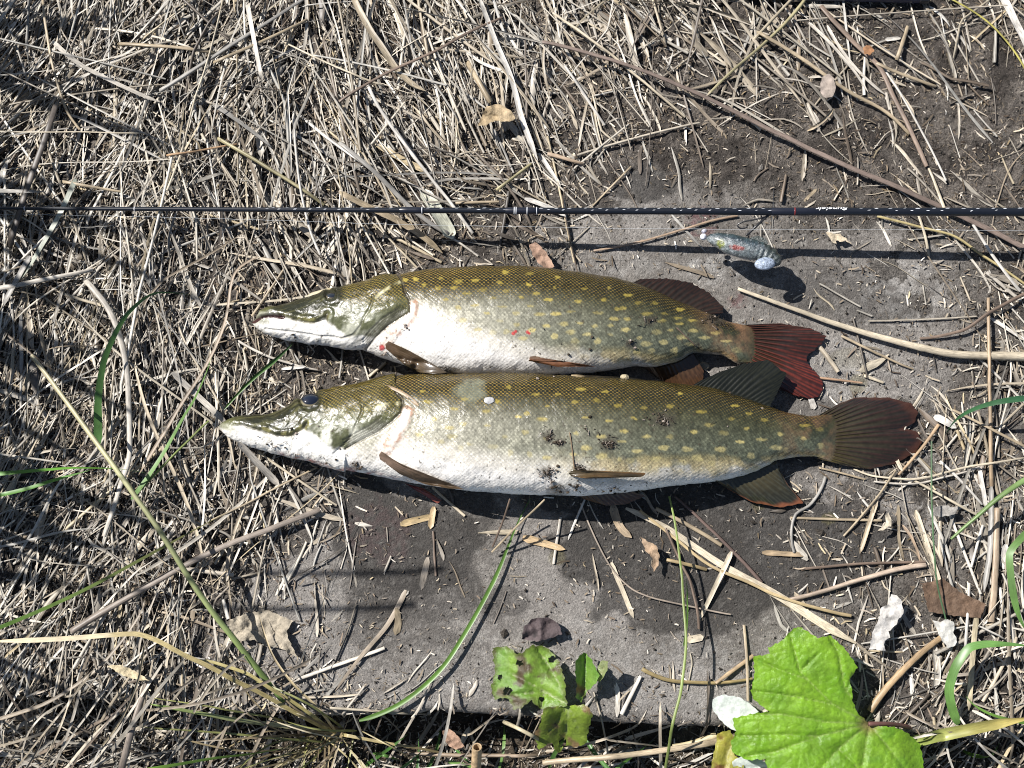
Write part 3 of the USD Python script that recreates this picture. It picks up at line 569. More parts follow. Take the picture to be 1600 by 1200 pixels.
    col = mixc(col, (.08, .065, .045), .45 * smoothstep(1.6, .3, md) * smoothstep(.05, .2, ma) * up)
    for k, of_ in enumerate((5, 9, 13, 17.5)):
        ge = np.array(F['gill'], float)[4:]; nrm = np.array([-.62, .30]) if True else 0
        ln = ge + np.array([-.45, .62]) * 0 - np.array([.55, -.12]) * 0
        ln = (ge - ge.mean(0)) * (1 - .05 * k) + ge.mean(0) + np.array([-.5, -.62]) * of_
        bd, bs, ba = seg_dist(X, Y, ln)
        col = mixc(col, (.06, .055, .045), .75 * smoothstep(1.7, .5, bd) * up * headm * smoothstep(0, .12, ba) * smoothstep(1, .9, ba))
    bd, bs, ba = seg_dist(X, Y, F['band'])
    wband = smoothstep(11, 4, bd + 4 * (nz(7, 34) - .5)) * up * (1 - headm)
    col = mixc(col, (.70, .62, .55), wband)
    col = mixc(col, (.33, .17, .10), .7 * smoothstep(3.4, .8, np.abs(bd - 8 + 4 * (nz(7, 34) - .5))) * up * (~headm) * smoothstep(.42, .62, nz(6, 15)))
    col = mixc(col, (.42, .22, .13), .55 * smoothstep(22, 6, bd) * (1 - smoothstep(.75, .95, vv)) * (~headm) * smoothstep(.5, .66, nz(5, 16)))
    if F['gape']:
        pgd, pgs, pga = seg_dist(X, Y, F['gape'])
        col = mixc(col, (.045, .018, .018), smoothstep(4, 2, pgd) * up)
    if seed == 5:                                                     # blood on the throat and jaw of the nearer fish
        rb = smoothstep(8, 2, bot[:, None] - Y) * smoothstep(425, 450, X) * smoothstep(660, 560, X)
        col = mixc(col, (.30, .05, .05), .85 * rb * smoothstep(.38, .6, nz(8, 17)))
        sl = smoothstep(30, 12, np.hypot((X - 735) / 1.0, (Y - 613) / .85) + 34 * (nz(13, 18) - .5))
        col = mixc(col, (.20, .21, .155), sl * .7 * (.5 + .8 * nz(4, 37)))
    else:
        for (bx, by, br) in ((597, 543, 5), (802, 521, 3.2), (806, 518, 2.5), (824, 519, 3), (827, 521, 2.2)):
            col = mixc(col, (.42, .025, .03), .9 * smoothstep(1.2, .6, np.hypot(X - bx, Y - by) / br + .5 * (nz(3, 19) - .5)))
    col = mixc(col, (.30, .16, .085), .55 * smoothstep(x1 - 120, x1 - 20, X) * smoothstep(.4, .65, nz(22, 20)))
    col = mixc(col, (.05, .045, .02), .8 * smoothstep(x1 - 26, x1, X + 8 * (nz(9, 25) - .5)))
    # specks of dirt
    dirt = smoothstep(.68, .76, nz(3.2, 22, 2)) * smoothstep(.40, .6, nz(45, 23)) * up
    col = mixc(col, (.06, .045, .03), .85 * dirt)
    sm_ = [(858, 684, 20), (876, 692, 12), (855, 738, 17), (905, 732, 12), (950, 693, 20), (1038, 656, 24), (870, 768, 24), (556, 728, 12)] if seed == 5 else [(1015, 502, 14), (985, 538, 12), (1116, 498, 20), (700, 580, 14)]
    for (sx_, sy_, sr_) in sm_:
        col = mixc(col, (.055, .046, .036), .75 * smoothstep(1.1, .2, np.hypot(X - sx_, (Y - sy_) * 1.3) / sr_ + .9 * (nz(5, 42) - .5)) * up)
    # ---- relief
    h = .00022 * np.clip(sc, 0, 1) * body * up
    h = h - .0016 * smoothstep(3.2, .4, gd) * up + .0020 * smoothstep(0, 26, gd) * smoothstep(60, 26, gd) * headm * up
    h = h - .0008 * smoothstep(3.0, .3, pd) * up - .0007 * smoothstep(2.4, .3, md) * smoothstep(.03, .15, ma) * up + .0007 * smoothstep(1, 6, md) * smoothstep(14, 8, md) * (1 - white) * headm * up
    h = h + .0009 * smoothstep(13, 3, bd) * (~headm) * up
    for k, of_ in enumerate((5, 9, 13, 17.5)):
        ge = np.array(F['gill'], float)[4:]; ln = (ge - ge.mean(0)) * (1 - .05 * k) + ge.mean(0) + np.array([-.5, -.62]) * of_
        b2, _, ba = seg_dist(X, Y, ln); h = h - .0008 * smoothstep(2, .3, b2) * headm * up
    if F['gape']: h = h - .0045 * smoothstep(4.5, 1.5, pgd) * up
    ex, ey, er = F['eye']; ed = np.hypot(X - ex, Y - ey)
    h = h - .0014 * smoothstep(er * 1.25, er * .8, ed) * up + .0012 * smoothstep(er * 1.0, er * 1.25, ed) * smoothstep(er * 2.2, er * 1.4, ed) * up
    h = h + .0014 * (nz(26, 24) - .5) * 2 * np.where(headm, 1.0, .8) + .0005 * (nz(8, 26) - .5) * 2 * headm + .0004 * (nz(11, 41) - .5) * 2
    h = h * np.clip((xs - x0) / 14, 0, 1)[:, None]
    V = V + N * h[..., None]
    # close the two ends
    Vf = V.reshape(-1, 3); Fc = grid_faces(n, m, True); Cf = col.reshape(-1, 3)
    a, b = len(Vf), len(Vf) + 1
    Vf = np.vstack([Vf, V[0].mean(0), V[-1].mean(0)]); Cf = np.vstack([Cf, Cf[0], Cf[-1]])
    j = np.arange(m); Fc = np.vstack([Fc, np.stack([np.full(m, a), (j + 1) % m, j], 1), np.stack([np.full(m, b), (n - 1) * m + j, (n - 1) * m + (j + 1) % m], 1)])
    Fc = Fc[:, ::-1]
    F['zc'] = lambda x: np.interp(x, xs, zc); F['hw'] = lambda x: np.interp(x, xs, w / 2)
    return Vf, Fc, Cf, V[:, :NU], X[:, :NU], Y[:, :NU]

def fin(parent, name, base, tip, z0, z1, nray, c0, c1, rayc, rs, ragged=1.5, corr=.0006, curl=0.0, label=None, tipglow=None, M_=56, over=None, umix=None):
    """A fin: rays run from the base line to the outer line; the skin sags between them, both sides built."""
    N_ = nray * 5 + 1
    b, t = linres(base, N_), linres(tip, N_)
    u = np.linspace(0, 1, N_)[:, None]; v = np.linspace(0, 1, M_)[None, :]
    rag = (ragged * (np.abs(((u * nray) % 1) - .5) * 2 - .5) + 2 * ragged * (n2(u * 37, u * 0, 1.0, int(rs.randint(99)), 2) - .5)) * v ** 3
    d = t - b; l = np.maximum(np.hypot(d[:, 0], d[:, 1]), 1e-6)[:, None]
    px = b[:, :1] + d[:, :1] * v + d[:, :1] / l * rag; py = b[:, 1:2] + d[:, 1:2] * v + d[:, 1:2] / l * rag
    zb = np.interp(u[:, 0], np.linspace(0, 1, len(np.atleast_1d(z0))), np.atleast_1d(z0))[:, None]; zt = np.interp(u[:, 0], np.linspace(0, 1, len(np.atleast_1d(z1))), np.atleast_1d(z1))[:, None]
    ray = np.cos(2 * np.pi * (u * nray + .18 * np.sin(v * 2.2 + 1))) * .5 + .5
    split = np.cos(2 * np.pi * (u * nray * 2 + .15)) * .5 + .5
    rr = ray * (1 - smoothstep(.45, .8, v)) + np.maximum(ray * .7, split) * smoothstep(.45, .8, v)
    z = zb + (zt - zb) * v ** .9 + corr * (rr - .5) * smoothstep(0, .12, v) * (1 - .35 * v) + curl * np.sin(v * np.pi) + .0012 * (n2(px, py, 34, int(rs.randint(99)), 2) - .5)
    if over is not None:                                              # lies against the flank: never below the skin
        for _ in range(2):
            ww = P(px, py, z); i_, j_ = hidx(ww[..., 0], ww[..., 1]); sk = skin[i_, j_] + .0007 + over * np.sin(v * 2.4)
            z = np.where(sk > .006, np.maximum(sk, zb + (zt - zb) * v - .004), z)
        z = z + .35 * corr * (rr - .5) * smoothstep(0, .12, v)
    if over is not None: z = gaussian_filter(z, (1.5, 2.0))
    top = P(px, py, z); th = (.0011 * (1 - v) + .0002) * np.ones_like(u)
    bot_ = top - np.array([0, 0, 1.0]) * th[..., None]
    col = mixc(c0, c1, np.clip(v + .25 * (n2(px, py, 22, 5, 3) - .5) + 0 * u, 0, 1))
    col = mixc(col, rayc, .85 * smoothstep(.5, .9, rr) * (.35 + 1.1 * n2(px, py, 26, 7, 3)) * (.55 + .45 * smoothstep(.1, .9, v)))
    col = col * (.7 + .6 * n2(px, py, 6, 9, 2))[..., None]
    if umix is not None: col = mixc(col, umix[0], umix[3] * smoothstep(umix[1], umix[2], u + .12 * (n2(px, py, 18, 4, 2) - .5)) * (1 - .55 * smoothstep(.6, .95, rr)))
    if tipglow is not None: col = mixc(col, tipglow, .8 * smoothstep(.86, .98, v + .03 * np.sin(u * 40)))
    Vt_ = np.vstack([top.reshape(-1, 3), bot_.reshape(-1, 3)]); k = N_ * M_
    f = grid_faces(N_, M_); rim = np.r_[np.arange(M_), np.arange(1, N_) * M_ + M_ - 1, (N_ - 1) * M_ + np.arange(M_ - 2, -1, -1), np.arange(N_ - 2, 0, -1) * M_]
    r2 = np.roll(rim, -1)
    Fz = np.vstack([f, f[:, ::-1] + k, np.stack([rim, rim + k, r2], 1), np.stack([r2, rim + k, r2 + k], 1)])
    o = obj(name, (Vt_, Fz), M['fin'], parent, np.vstack([col.reshape(-1, 3)] * 2))
    if label: o.SetCustomDataByKey('label', label)
    return o

rf = np.random.RandomState(23)
def eye_part(parent, F, surf, dark, rim, tilt):
    V, X, Y = surf; ex, ey, er = F['eye']
    k = np.argmin(np.hypot(X - ex, Y - ey)); c = V.reshape(-1, 3)[k]
    s = trimesh.creation.icosphere(4, 1.0); v = np.array(s.vertices)
    hz = v[:, 2]
    rad = np.hypot(v[:, 0], v[:, 1])
    low_ = smoothstep(.15, -.5, v[:, 1]) * smoothstep(.72, .80, rad) * smoothstep(.97, .86, rad)
    rim = np.array(rim) * .55
    colr = mixc(np.where((rad > .88)[:, None], np.array([.03, .03, .018]), np.array(dark)), rim, .85 * low_)
    w = v * np.array([er, er * .78, er * .50]) * PX
    ct, st = math.cos(tilt), math.sin(tilt); w = np.stack([w[:, 0], w[:, 1] * ct - w[:, 2] * st, w[:, 1] * st + w[:, 2] * ct], -1)
    e = obj('eye', (w + c - np.array([0, 0, .0012]), np.array(s.faces)), M['eye'], parent, colr)
    return e

pike2 = thing('pike', 'upper of the two dead pike, red-tailed, its back towards the rod', 'fish')
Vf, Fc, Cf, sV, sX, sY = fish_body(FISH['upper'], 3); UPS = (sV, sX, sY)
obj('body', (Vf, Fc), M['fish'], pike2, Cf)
pike = thing('pike', 'lower of the two dead pike, dark-tailed, with grit on its flank', 'fish')
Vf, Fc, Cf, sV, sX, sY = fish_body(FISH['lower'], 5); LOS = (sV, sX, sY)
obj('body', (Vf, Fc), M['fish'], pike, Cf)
skin = np.zeros_like(hm)
for V_, X_, Y_ in (UPS, LOS):
    p = V_.reshape(-1, 3); i, j = hidx(p[:, 0], p[:, 1]); np.maximum.at(skin, (i, j), p[:, 2])
skin = grey_closing(skin, size=(5, 5))
F = FISH['upper']
eye_part(pike2, F, UPS, (.012, .014, .02), (.30, .24, .14), -.55)
zc = F['zc']
fin(pike2, 'dorsal_fin', [(988, 442), (1015, 452), (1047, 468), (1080, 480), (1108, 491)], [(1000, 436), (1041, 435), (1078, 441), (1106, 456), (1130, 479), (1129, 489)], [zc(990), zc(1050), zc(1108)], [.024, .020, .012, .012], 15, (.022, .016, .010), (.016, .011, .008), (.045, .02, .012), rf)
fin(pike2, 'caudal_fin', [(1150, 508), (1160, 518), (1166, 530), (1168, 540), (1166, 550), (1160, 560), (1150, 566)], [(1219, 505), (1266, 513), (1291, 525), (1287, 534), (1272, 547), (1260, 557), (1264, 570), (1276, 583), (1287, 602), (1283, 617), (1266, 623), (1240, 617), (1219, 608)], [.008, .009, .008], [.005, .006, .004, .004, .006], 17, (.028, .021, .012), (.040, .012, .011), (.20, .036, .022), rf, 2.4, .0019, .003, 'tail fin with orange-red rays and a crimson lower tip', umix=((.024, .015, .011), .66, .34, .92))
fin(pike2, 'anal_fin', [(1004, 574), (1030, 574), (1060, 566), (1084, 552)], [(1010, 578), (1042, 600), (1075, 606), (1098, 594), (1100, 580)], [.018, .016, .014], [.006, .007, .010], 13, (.07, .042, .022), (.065, .03, .014), (.035, .02, .012), rf)
fin(pike2, 'pectoral_fin', [(607, 533), (602, 538), (603, 545)], [(640, 548), (677, 569), (699, 582), (680, 584), (655, 582), (632, 570)], [.030, .022], [.034, .020, .016], 9, (.16, .10, .06), (.075, .055, .032), (.05, .038, .024), rf, .6, .0007, .004, over=.0035)
fin(pike2, 'pelvic_fin', [(828, 557), (836, 556), (842, 559)], [(826, 564), (870, 573), (930, 573), (900, 567)], [.034, .036], [.030, .028, .030], 8, (.10, .065, .04), (.22, .085, .035), (.09, .05, .03), rf, .4, .0006, .004, over=.006)

F = FISH['lower']; zc = F['zc']
eye_part(pike, F, LOS, (.006, .008, .016), (.42, .36, .22), -.35)
fin(pike, 'dorsal_fin', [(1075, 606), (1103, 608), (1156, 622), (1200, 636)], [(1096, 594), (1125, 581), (1160, 569), (1200, 562), (1229, 584), (1219, 604), (1204, 634)], [zc(1080), zc(1140), zc(1200)], [.028, .026, .024, .018], 17, (.012, .013, .008), (.008, .009, .006), (.022, .022, .012), rf)
fin(pike, 'caudal_fin', [(1272, 653), (1286, 658), (1294, 670), (1297, 682), (1294, 696), (1286, 710), (1276, 716)], [(1312, 630), (1337, 621), (1390, 621), (1425, 631), (1435, 645), (1429, 660), (1414, 670), (1430, 673), (1441, 688), (1432, 706), (1400, 724), (1359, 733), (1322, 728)], [.009, .010, .009], [.005, .006, .005, .005, .004], 18, (.038, .032, .014), (.011, .009, .008), (.038, .016, .013), rf, 1.6, .0015, .003, 'dark tail fin with purplish rays and a brown lower edge', (.06, .024, .014), umix=((.075, .062, .022), .72, 1.0, .7))
fin(pike, 'anal_fin', [(1119, 751), (1160, 744), (1200, 728), (1213, 719)], [(1132, 761), (1175, 785), (1219, 793), (1256, 786), (1232, 759), (1217, 732)], [.020, .018, .016], [.008, .006, .006, .012], 14, (.055, .045, .02), (.018, .019, .014), (.065, .065, .044), rf, 1.0, .0008, .003, None, (.34, .115, .05))
fin(pike, 'pectoral_fin', [(596, 705), (592, 711), (594, 718)], [(628, 728), (672, 748), (727, 765), (700, 763), (665, 757), (625, 741)], [.034, .026], [.040, .026, .020], 9, (.18, .12, .085), (.09, .06, .035), (.06, .045, .028), rf, .5, .0007, .005, over=.0035)
fin(pike, 'pectoral_fin', [(624, 750), (632, 755), (640, 757)], [(648, 764), (684, 787), (690, 782), (662, 763)], [.010, .010], [.004, .005, .006], 6, (.30, .07, .06), (.24, .075, .05), (.16, .04, .03), rf, .8, .0008, 0, 'dark red pectoral fin of the underside')
fin(pike, 'pelvic_fin', [(893, 734), (888, 739), (893, 744)], [(925, 735), (975, 737), (1010, 739), (1004, 745), (950, 747), (915, 748)], [.044, .043], [.048, .050, .048], 8, (.07, .055, .03), (.15, .08, .03), (.09, .065, .03), rf, .3, .0006, .002, over=.006)
fin(pike, 'pelvic_fin', [(902, 772), (925, 774), (952, 770), (985, 766)], [(912, 780), (948, 790), (978, 788), (1008, 775)], [.012, .012], [.006, .006, .007], 11, (.09, .055, .035), (.16, .075, .035), (.06, .04, .03), rf, .8, .0008, 0, 'brown pelvic fin pressed flat against the concrete')

# the tops of the fish join the height map for things lying on them
for V_, X_, Y_ in (UPS, LOS):
    p = V_.reshape(-1, 3); i, j = hidx(p[:, 0], p[:, 1])
    np.maximum.at(hm, (i, j), p[:, 2])

# ------------------------------------------------------------------ grit and shreds on the fish and the stone on the fin
rg = np.random.RandomState(31)
def grit(label, spots, cat='grit'):
    pl = Pile()
    for (x, y, r_, k) in spots:
        for _ in range(int(k * 1.9)):
            a, rr = rg.uniform(0, 6.28), r_ * abs(rg.normal(0, .6))
            px, py = x + rr * math.cos(a), y + rr * .75 * math.sin(a)
            w = P(px, py, .04); i, j = hidx(w[0], w[1]); w = P(px, py, hm[i, j]); i, j = hidx(w[0], w[1]); w[2] = hm[i, j] + .0004
            if rg.uniform() < .45:
                L = (1.5 + 8 * rg.uniform() ** 2.5) * PX; an = rg.uniform(0, 3.14); t = np.array([math.cos(an), math.sin(an), rg.normal(0, .2)])
                v, f, uv = tube(w + t * np.linspace(-.5, .5, 4)[:, None] * L + np.array([0, 0, .0005]), rg.uniform(.2, .7) * PX, 5)
            else:
                s = trimesh.creation.icosphere(1, 1.0); v = np.array(s.vertices) * rg.uniform(.6, 1.4, (len(s.vertices), 1)) * np.array([1.3, 1, .6]) * (.45 + 1.6 * rg.uniform() ** 2.5) * PX + w; f = np.array(s.faces); uv = v[:, :2]
            pl.add(v, f, uv, np.array([.06, .047, .034]) * rg.uniform(.6, 2.0) if rg.uniform() < .85 else np.array([.5, .42, .36]))
    return tag(pl.build('grit', M['dirt']), label, cat, kind='stuff')
grit('dark grit and shreds stuck to the side of the lower pike', [(858, 684, 14, 20), (875, 692, 9, 22), (855, 738, 13, 28), (862, 752, 12, 14), (905, 731, 9, 14), (950, 693, 16, 34), (1035, 655, 26, 22), (1040, 660, 10, 10), (915, 670, 20, 6), (870, 765, 20, 10), (960, 777, 40, 26), (900, 760, 20, 12), (556, 726, 8, 12), (562, 732, 7, 8), (500, 716, 70, 12), (430, 700, 40, 12), (1150, 640, 60, 5)])
grit('dark grit and shreds stuck to the side of the upper pike', [(1015, 502, 16, 8), (985, 535, 14, 8), (880, 560, 100, 8), (632, 511, 8, 4), (600, 556, 8, 6), (1110, 495, 16, 22), (1130, 505, 12, 12), (700, 580, 16, 8), (470, 540, 20, 8)])
def pebble(name, px, py, z, r_, colr, label, cat, flat=.7):
    s = trimesh.creation.icosphere(3, 1.0); v = np.array(s.vertices); v = v * (1 + .35 * (meshkit.fbm(v * 1.6 + px, 3, 2) - .5) * 1.8)[:, None] * np.array([1.25, .85, flat]) * r_ * PX
    w = P(px, py, z); i, j = hidx(w[0], w[1]); w = P(px, py, hm[i, j] + r_ * PX * flat * .45); v = v + w
    return tag(obj(name, (v, np.array(s.faces)), M['bark'], None, colr), label, cat)
pebble('pebble', 1071, 571, .021, 11, (.36, .33, .25), 'small rounded pale pebble on the anal fin of the upper pike', 'pebble')
pebble('pebble', 1099, 572, .020, 7, (.34, .31, .24), 'tiny pale pebble beside the larger pebble between the two pike', 'pebble')
pebble('pebble', 764, 626, .0755, 6.0, (.42, .42, .42), 'white chip stuck on the back of the lower pike', 'chip', .25)
pebble('pebble', 1392, 628, .016, 4, (.75, .74, .72), 'white speck on the tail fin of the lower pike', 'speck', .4)
pebble('pebble', 1211, 548, .015, 4.5, (.72, .68, .60), 'cream speck on the red tail fin of the upper pike', 'speck', .4)
pebble('pebble', 976, 589, .050, 5, (.40, .34, .22), 'small yellowish crumb in the gap between the two pike', 'crumb')

# ------------------------------------------------------------------ fishing rods, line and lure
def rod(label, a, b, z0, z1, r0, r1, marks):
    t = thing('fishing_rod', label, 'fishing rod')
    n = 90; u = np.linspace(0, 1, n); px, py = a[0] + (b[0] - a[0]) * u, a[1] + (b[1] - a[1]) * u + 1.2 * np.sin(u * 3.14)
    z = z0 + (z1 - z0) * u; c = P(px, py, z); rad = (r0 + (r1 - r0) * u) * PX
    v, f, uv = tube(c, rad, 28)
    obj('blank', (v, f), M['rod'], t, (.007, .009, .014))
    at = lambda x: (np.array([np.interp(x, px, c[:, k]) for k in range(3)]), float(np.interp(x, px, rad)))
    return t, at
t, at = rod('long black fishing rod lying across the picture above the upper pike', (-160, 324.5), (1760, 331.5), .026, .058, 2.3, 7.2, True)
def collar(name, x0, x1, grow, colr, mat='rod'):
    (p0, r0), (p1, r1) = at(x0), at(x1)
    v, f, uv = tube(p0 + (p1 - p0) * np.linspace(0, 1, 4)[:, None], np.array([r0 * grow * .98, r0 * grow, r1 * grow, r1 * grow * .98]), 28)
    obj(name, (v, f), M[mat], t, colr)
collar('ferrule', 625, 662, 1.18, (.010, .012, .02)); collar('ferrule', 790, 842, 1.13, (.010, .012, .02)); collar('ferrule', 1205, 1280, 1.06, (.010, .012, .02))
for x in (659, 803, 806, 823, 838): collar('ring', x, x + 1.4, 1.24, (.55, .56, .58), 'print')
collar('ring', 1240, 1243, 1.08, (.12, .02, .022)); collar('ring', 210, 211.5, 1.12, (.5, .5, .52), 'print'); collar('ring', 38, 39.5, 1.12, (.5, .5, .52), 'print')
pm = Pile(); rp = np.random.RandomState(5)
def patch(x, L, ang, wd, slant):
    p, r_ = at(x); ax_ = at(x + 1)[0] - p; ax_ /= np.linalg.norm(ax_)
    sd = np.cross(ax_, [0, 0, 1.0]); sd /= np.linalg.norm(sd); up_ = np.cross(sd, ax_)
    g = []
    for k in np.linspace(-.5, .5, 3):
        for m_ in (-.5, 0, .5):
            a_ = ang + m_ * wd; g.append(p + ax_ * (k * L * PX + m_ * slant * PX) + (r_ * 1.03) * (-sd * math.sin(a_) + up_ * math.cos(a_)))
    g = np.array(g); pm.add(g, grid_faces(3, 3), g[:, :2], np.array([.50, .52, .55]) * rp.uniform(.35, 1.1))
for lo, hi, st in ((405, 620, 23), (668, 786, 22), (846, 1198, 23), (1345, 1760, 22.5)):
    for x in np.arange(lo, hi, st):
        patch(x + rp.normal(0, 1.2), rp.uniform(3.2, 6), .62 + rp.normal(0, .06), .26, 2.5)
        if rp.uniform() < .8: patch(x + 11 + rp.normal(0, 1.5), rp.uniform(2, 4.5), -.02 + rp.normal(0, .06), .22, 2.5)
patch(1211, 1.5, .3, 1.2, 3); patch(1254, 1.6, .2, 1.3, 3); patch(1257, 3, .75, .25, 1)
pk = pm.build('dash_marking', M['print'], t); pk.SetCustomDataByKey('kind', 'stuff')
txt = meshkit.text_mesh('Sunslair', 7.2 * PX, .0001, bold=True); tv = np.array(txt.vertices)
tv[:, 0] *= 1.28; tv[:, 0] += tv[:, 1] * .45
tv = -tv * np.array([1, 1, -1])                                       # printed upside down from here
p, r_ = at(1325); arc = (tv[:, 1] + .0038) / (r_ * 1.02); rr = r_ * 1.02 + tv[:, 2]
tv = np.stack([p[0] + tv[:, 0], p[1] + rr * np.sin(arc + .1), p[2] + rr * np.cos(arc + .1)], 1)
obj('lettering', (tv, np.array(txt.faces)), M['print'], t, (.72, .73, .75), smooth=False)
t2 = thing('fishing_rod', 'dark rod just showing along the top edge at the right', 'fishing rod')
v, f, uv = tube(P(np.linspace(1160, 1440, 30), np.linspace(-8, -3, 30), .012), np.linspace(6.5, 8.5, 30) * PX, 24); obj('blank', (v, f), M['rod'], t2, (.008, .010, .022))
v, f, uv = tube(P(np.linspace(1436, 1452, 8), np.linspace(-3, -2.6, 8), .012), np.r_[8.8, np.full(6, 9.2), 7.5] * PX, 24); obj('end_cap', (v, f), M['rod'], t2, (.012, .012, .014))
ln = P(np.array([-160, 0, 200, 420, 600, 800, 1000, 1200, 1400, 1760]), np.array([331, 334.5, 338, 344, 350, 354, 357, 358.5, 359, 361]), np.linspace(.022, .05, 10))
v, f, uv = tube(resample(ln, 60), .0001, 6); tag(obj('fishing_line', (v, f), M['line']), 'thin clear fishing line running along below the rod', 'fishing line')

lure = thing('lure', 'soft blue-grey glitter fish lure with a white paddle tail beside the rod', 'lure')
cl = resample(np.array([(1104, 372), (1118, 374), (1140, 381), (1165, 388), (1190, 394), (1206, 404), (1212, 416)]), 90); u = np.linspace(0, 1, 90)
rad = np.interp(u, [0, .04, .12, .3, .55, .75, .9, .97, 1], [2, 7, 11, 16.5, 17, 15, 13.5, 12, 6]); rad = rad * (1 + .07 * np.sin(u * 90) * smoothstep(.62, .7, u))
LZ = .032
c = P(cl[:, 0], cl[:, 1], LZ + .004 * np.sin(u * 3)); tt, sd, up_ = frames(c); a = np.linspace(0, 2 * np.pi, 41)[:-1]
v = c[:, None] + (rad * PX)[:, None, None] * (sd[:, None] * np.cos(a)[None, :, None] + .8 * up_[:, None] * np.sin(a)[None, :, None])
lx, ly = proj(v); acr = -np.cos(a)[None, :] * np.ones((90, 1))
lc = mixc((.045, .065, .08), (.14, .165, .17), smoothstep(-.5, .5, -acr)); lc = mixc(lc, (.03, .05, .055), smoothstep(.2, .8, acr)); lc = mixc(lc, (.05, .06, .05), .7 * smoothstep(.68, .8, u)[:, None] * smoothstep(-.6, .2, acr))
lc = mixc(lc, (.15, .17, .03), smoothstep(9, 4, np.hypot(lx - 1126, (ly - 381)) + 4 * (n2(lx, ly, 4, 3, 2) - .5)))
lc = mixc(lc, (.24, .05, .04), smoothstep(1.1, .8, np.hypot((lx - 1152) / 12, (ly - 387 - (lx - 1152) * .15) / 4) + .5 * (n2(lx, ly, 4, 4, 2) - .5)))
lc = mixc(lc, (.40, .42, .43), .5 * smoothstep(.58, .66, n2(lx, ly, 3, 8, 2)))
vv_ = v.reshape(-1, 3); ff = grid_faces(90, 40, True); k = len(vv_); vv_ = np.vstack([vv_, c[:1], c[-1:]]); j = np.arange(40)
ff = np.vstack([ff, np.stack([np.full(40, k), j, (j + 1) % 40], 1), np.stack([np.full(40, k + 1), k - 40 + (j + 1) % 40, k - 40 + j], 1)])
obj('body', (vv_, ff), M['rubber'], lure, np.vstack([lc.reshape(-1, 3), [(.2, .2, .2)] * 2]))
def blob(name, px, py, z, sx, sy, sz, ang, colr, mat, parent):
    s = trimesh.creation.icosphere(4, 1.0); v = np.array(s.vertices) * np.array([sx, sy, sz]) * PX
    ca, sa = math.cos(ang), math.sin(ang); v = np.stack([v[:, 0] * ca - v[:, 1] * sa, v[:, 0] * sa + v[:, 1] * ca, v[:, 2]], 1)
    v = v * (1 + .06 * (meshkit.fbm(np.array(s.vertices) * 2, 2, 4) - .5))[:, None]
    return obj(name, (v + P(px, py, z), np.array(s.faces)), M[mat], parent, colr)
blob('paddle_tail', 1195, 412, LZ + .009, 16, 10, 6, .15, (.32, .38, .48), 'rubber', lure)
blob('nose_bead', 1099, 370, LZ, 5.2, 5.2, 5.2, 0, (.72, .72, .80), 'rubber', lure)
blob('head_knot', 1100, 361, LZ, 4.5, 3.5, 3, .4, (.35, .34, .40), 'rubber', lure)
bf = P(np.array([1172, 1184, 1196, 1200, 1190, 1178]), np.array([372, 369, 374, 381, 384, 380]), LZ + .004); bt = bf + np.array([0, 0, .0016])
hullm = trimesh.convex.convex_hull(np.vstack([bf, bt])); obj('back_fin', hullm, M['rubber'], lure, (.05, .06, .055), smooth=False)
v, f, uv = tube(resample(np.vstack([P(1166, 368, LZ + .004), P(1180, 355, LZ + .006), P(1196, 340, .045), P(1206, 333, .047)]), 24), 2.0 * PX, 8); obj('hook_shank', (v, f), M['rod'], lure, (.02, .02, .022))
v, f, uv = tube(resample(np.vstack([P(1200, 338, .046), P(1180, 343, .044), P(1160, 347, .042), P(1152, 352, .04), P(1158, 357, .039), P(1168, 354, .04)]), 24), 1.3 * PX, 8); obj('clasp', (v, f), M['rod'], lure, (.02, .02, .022))
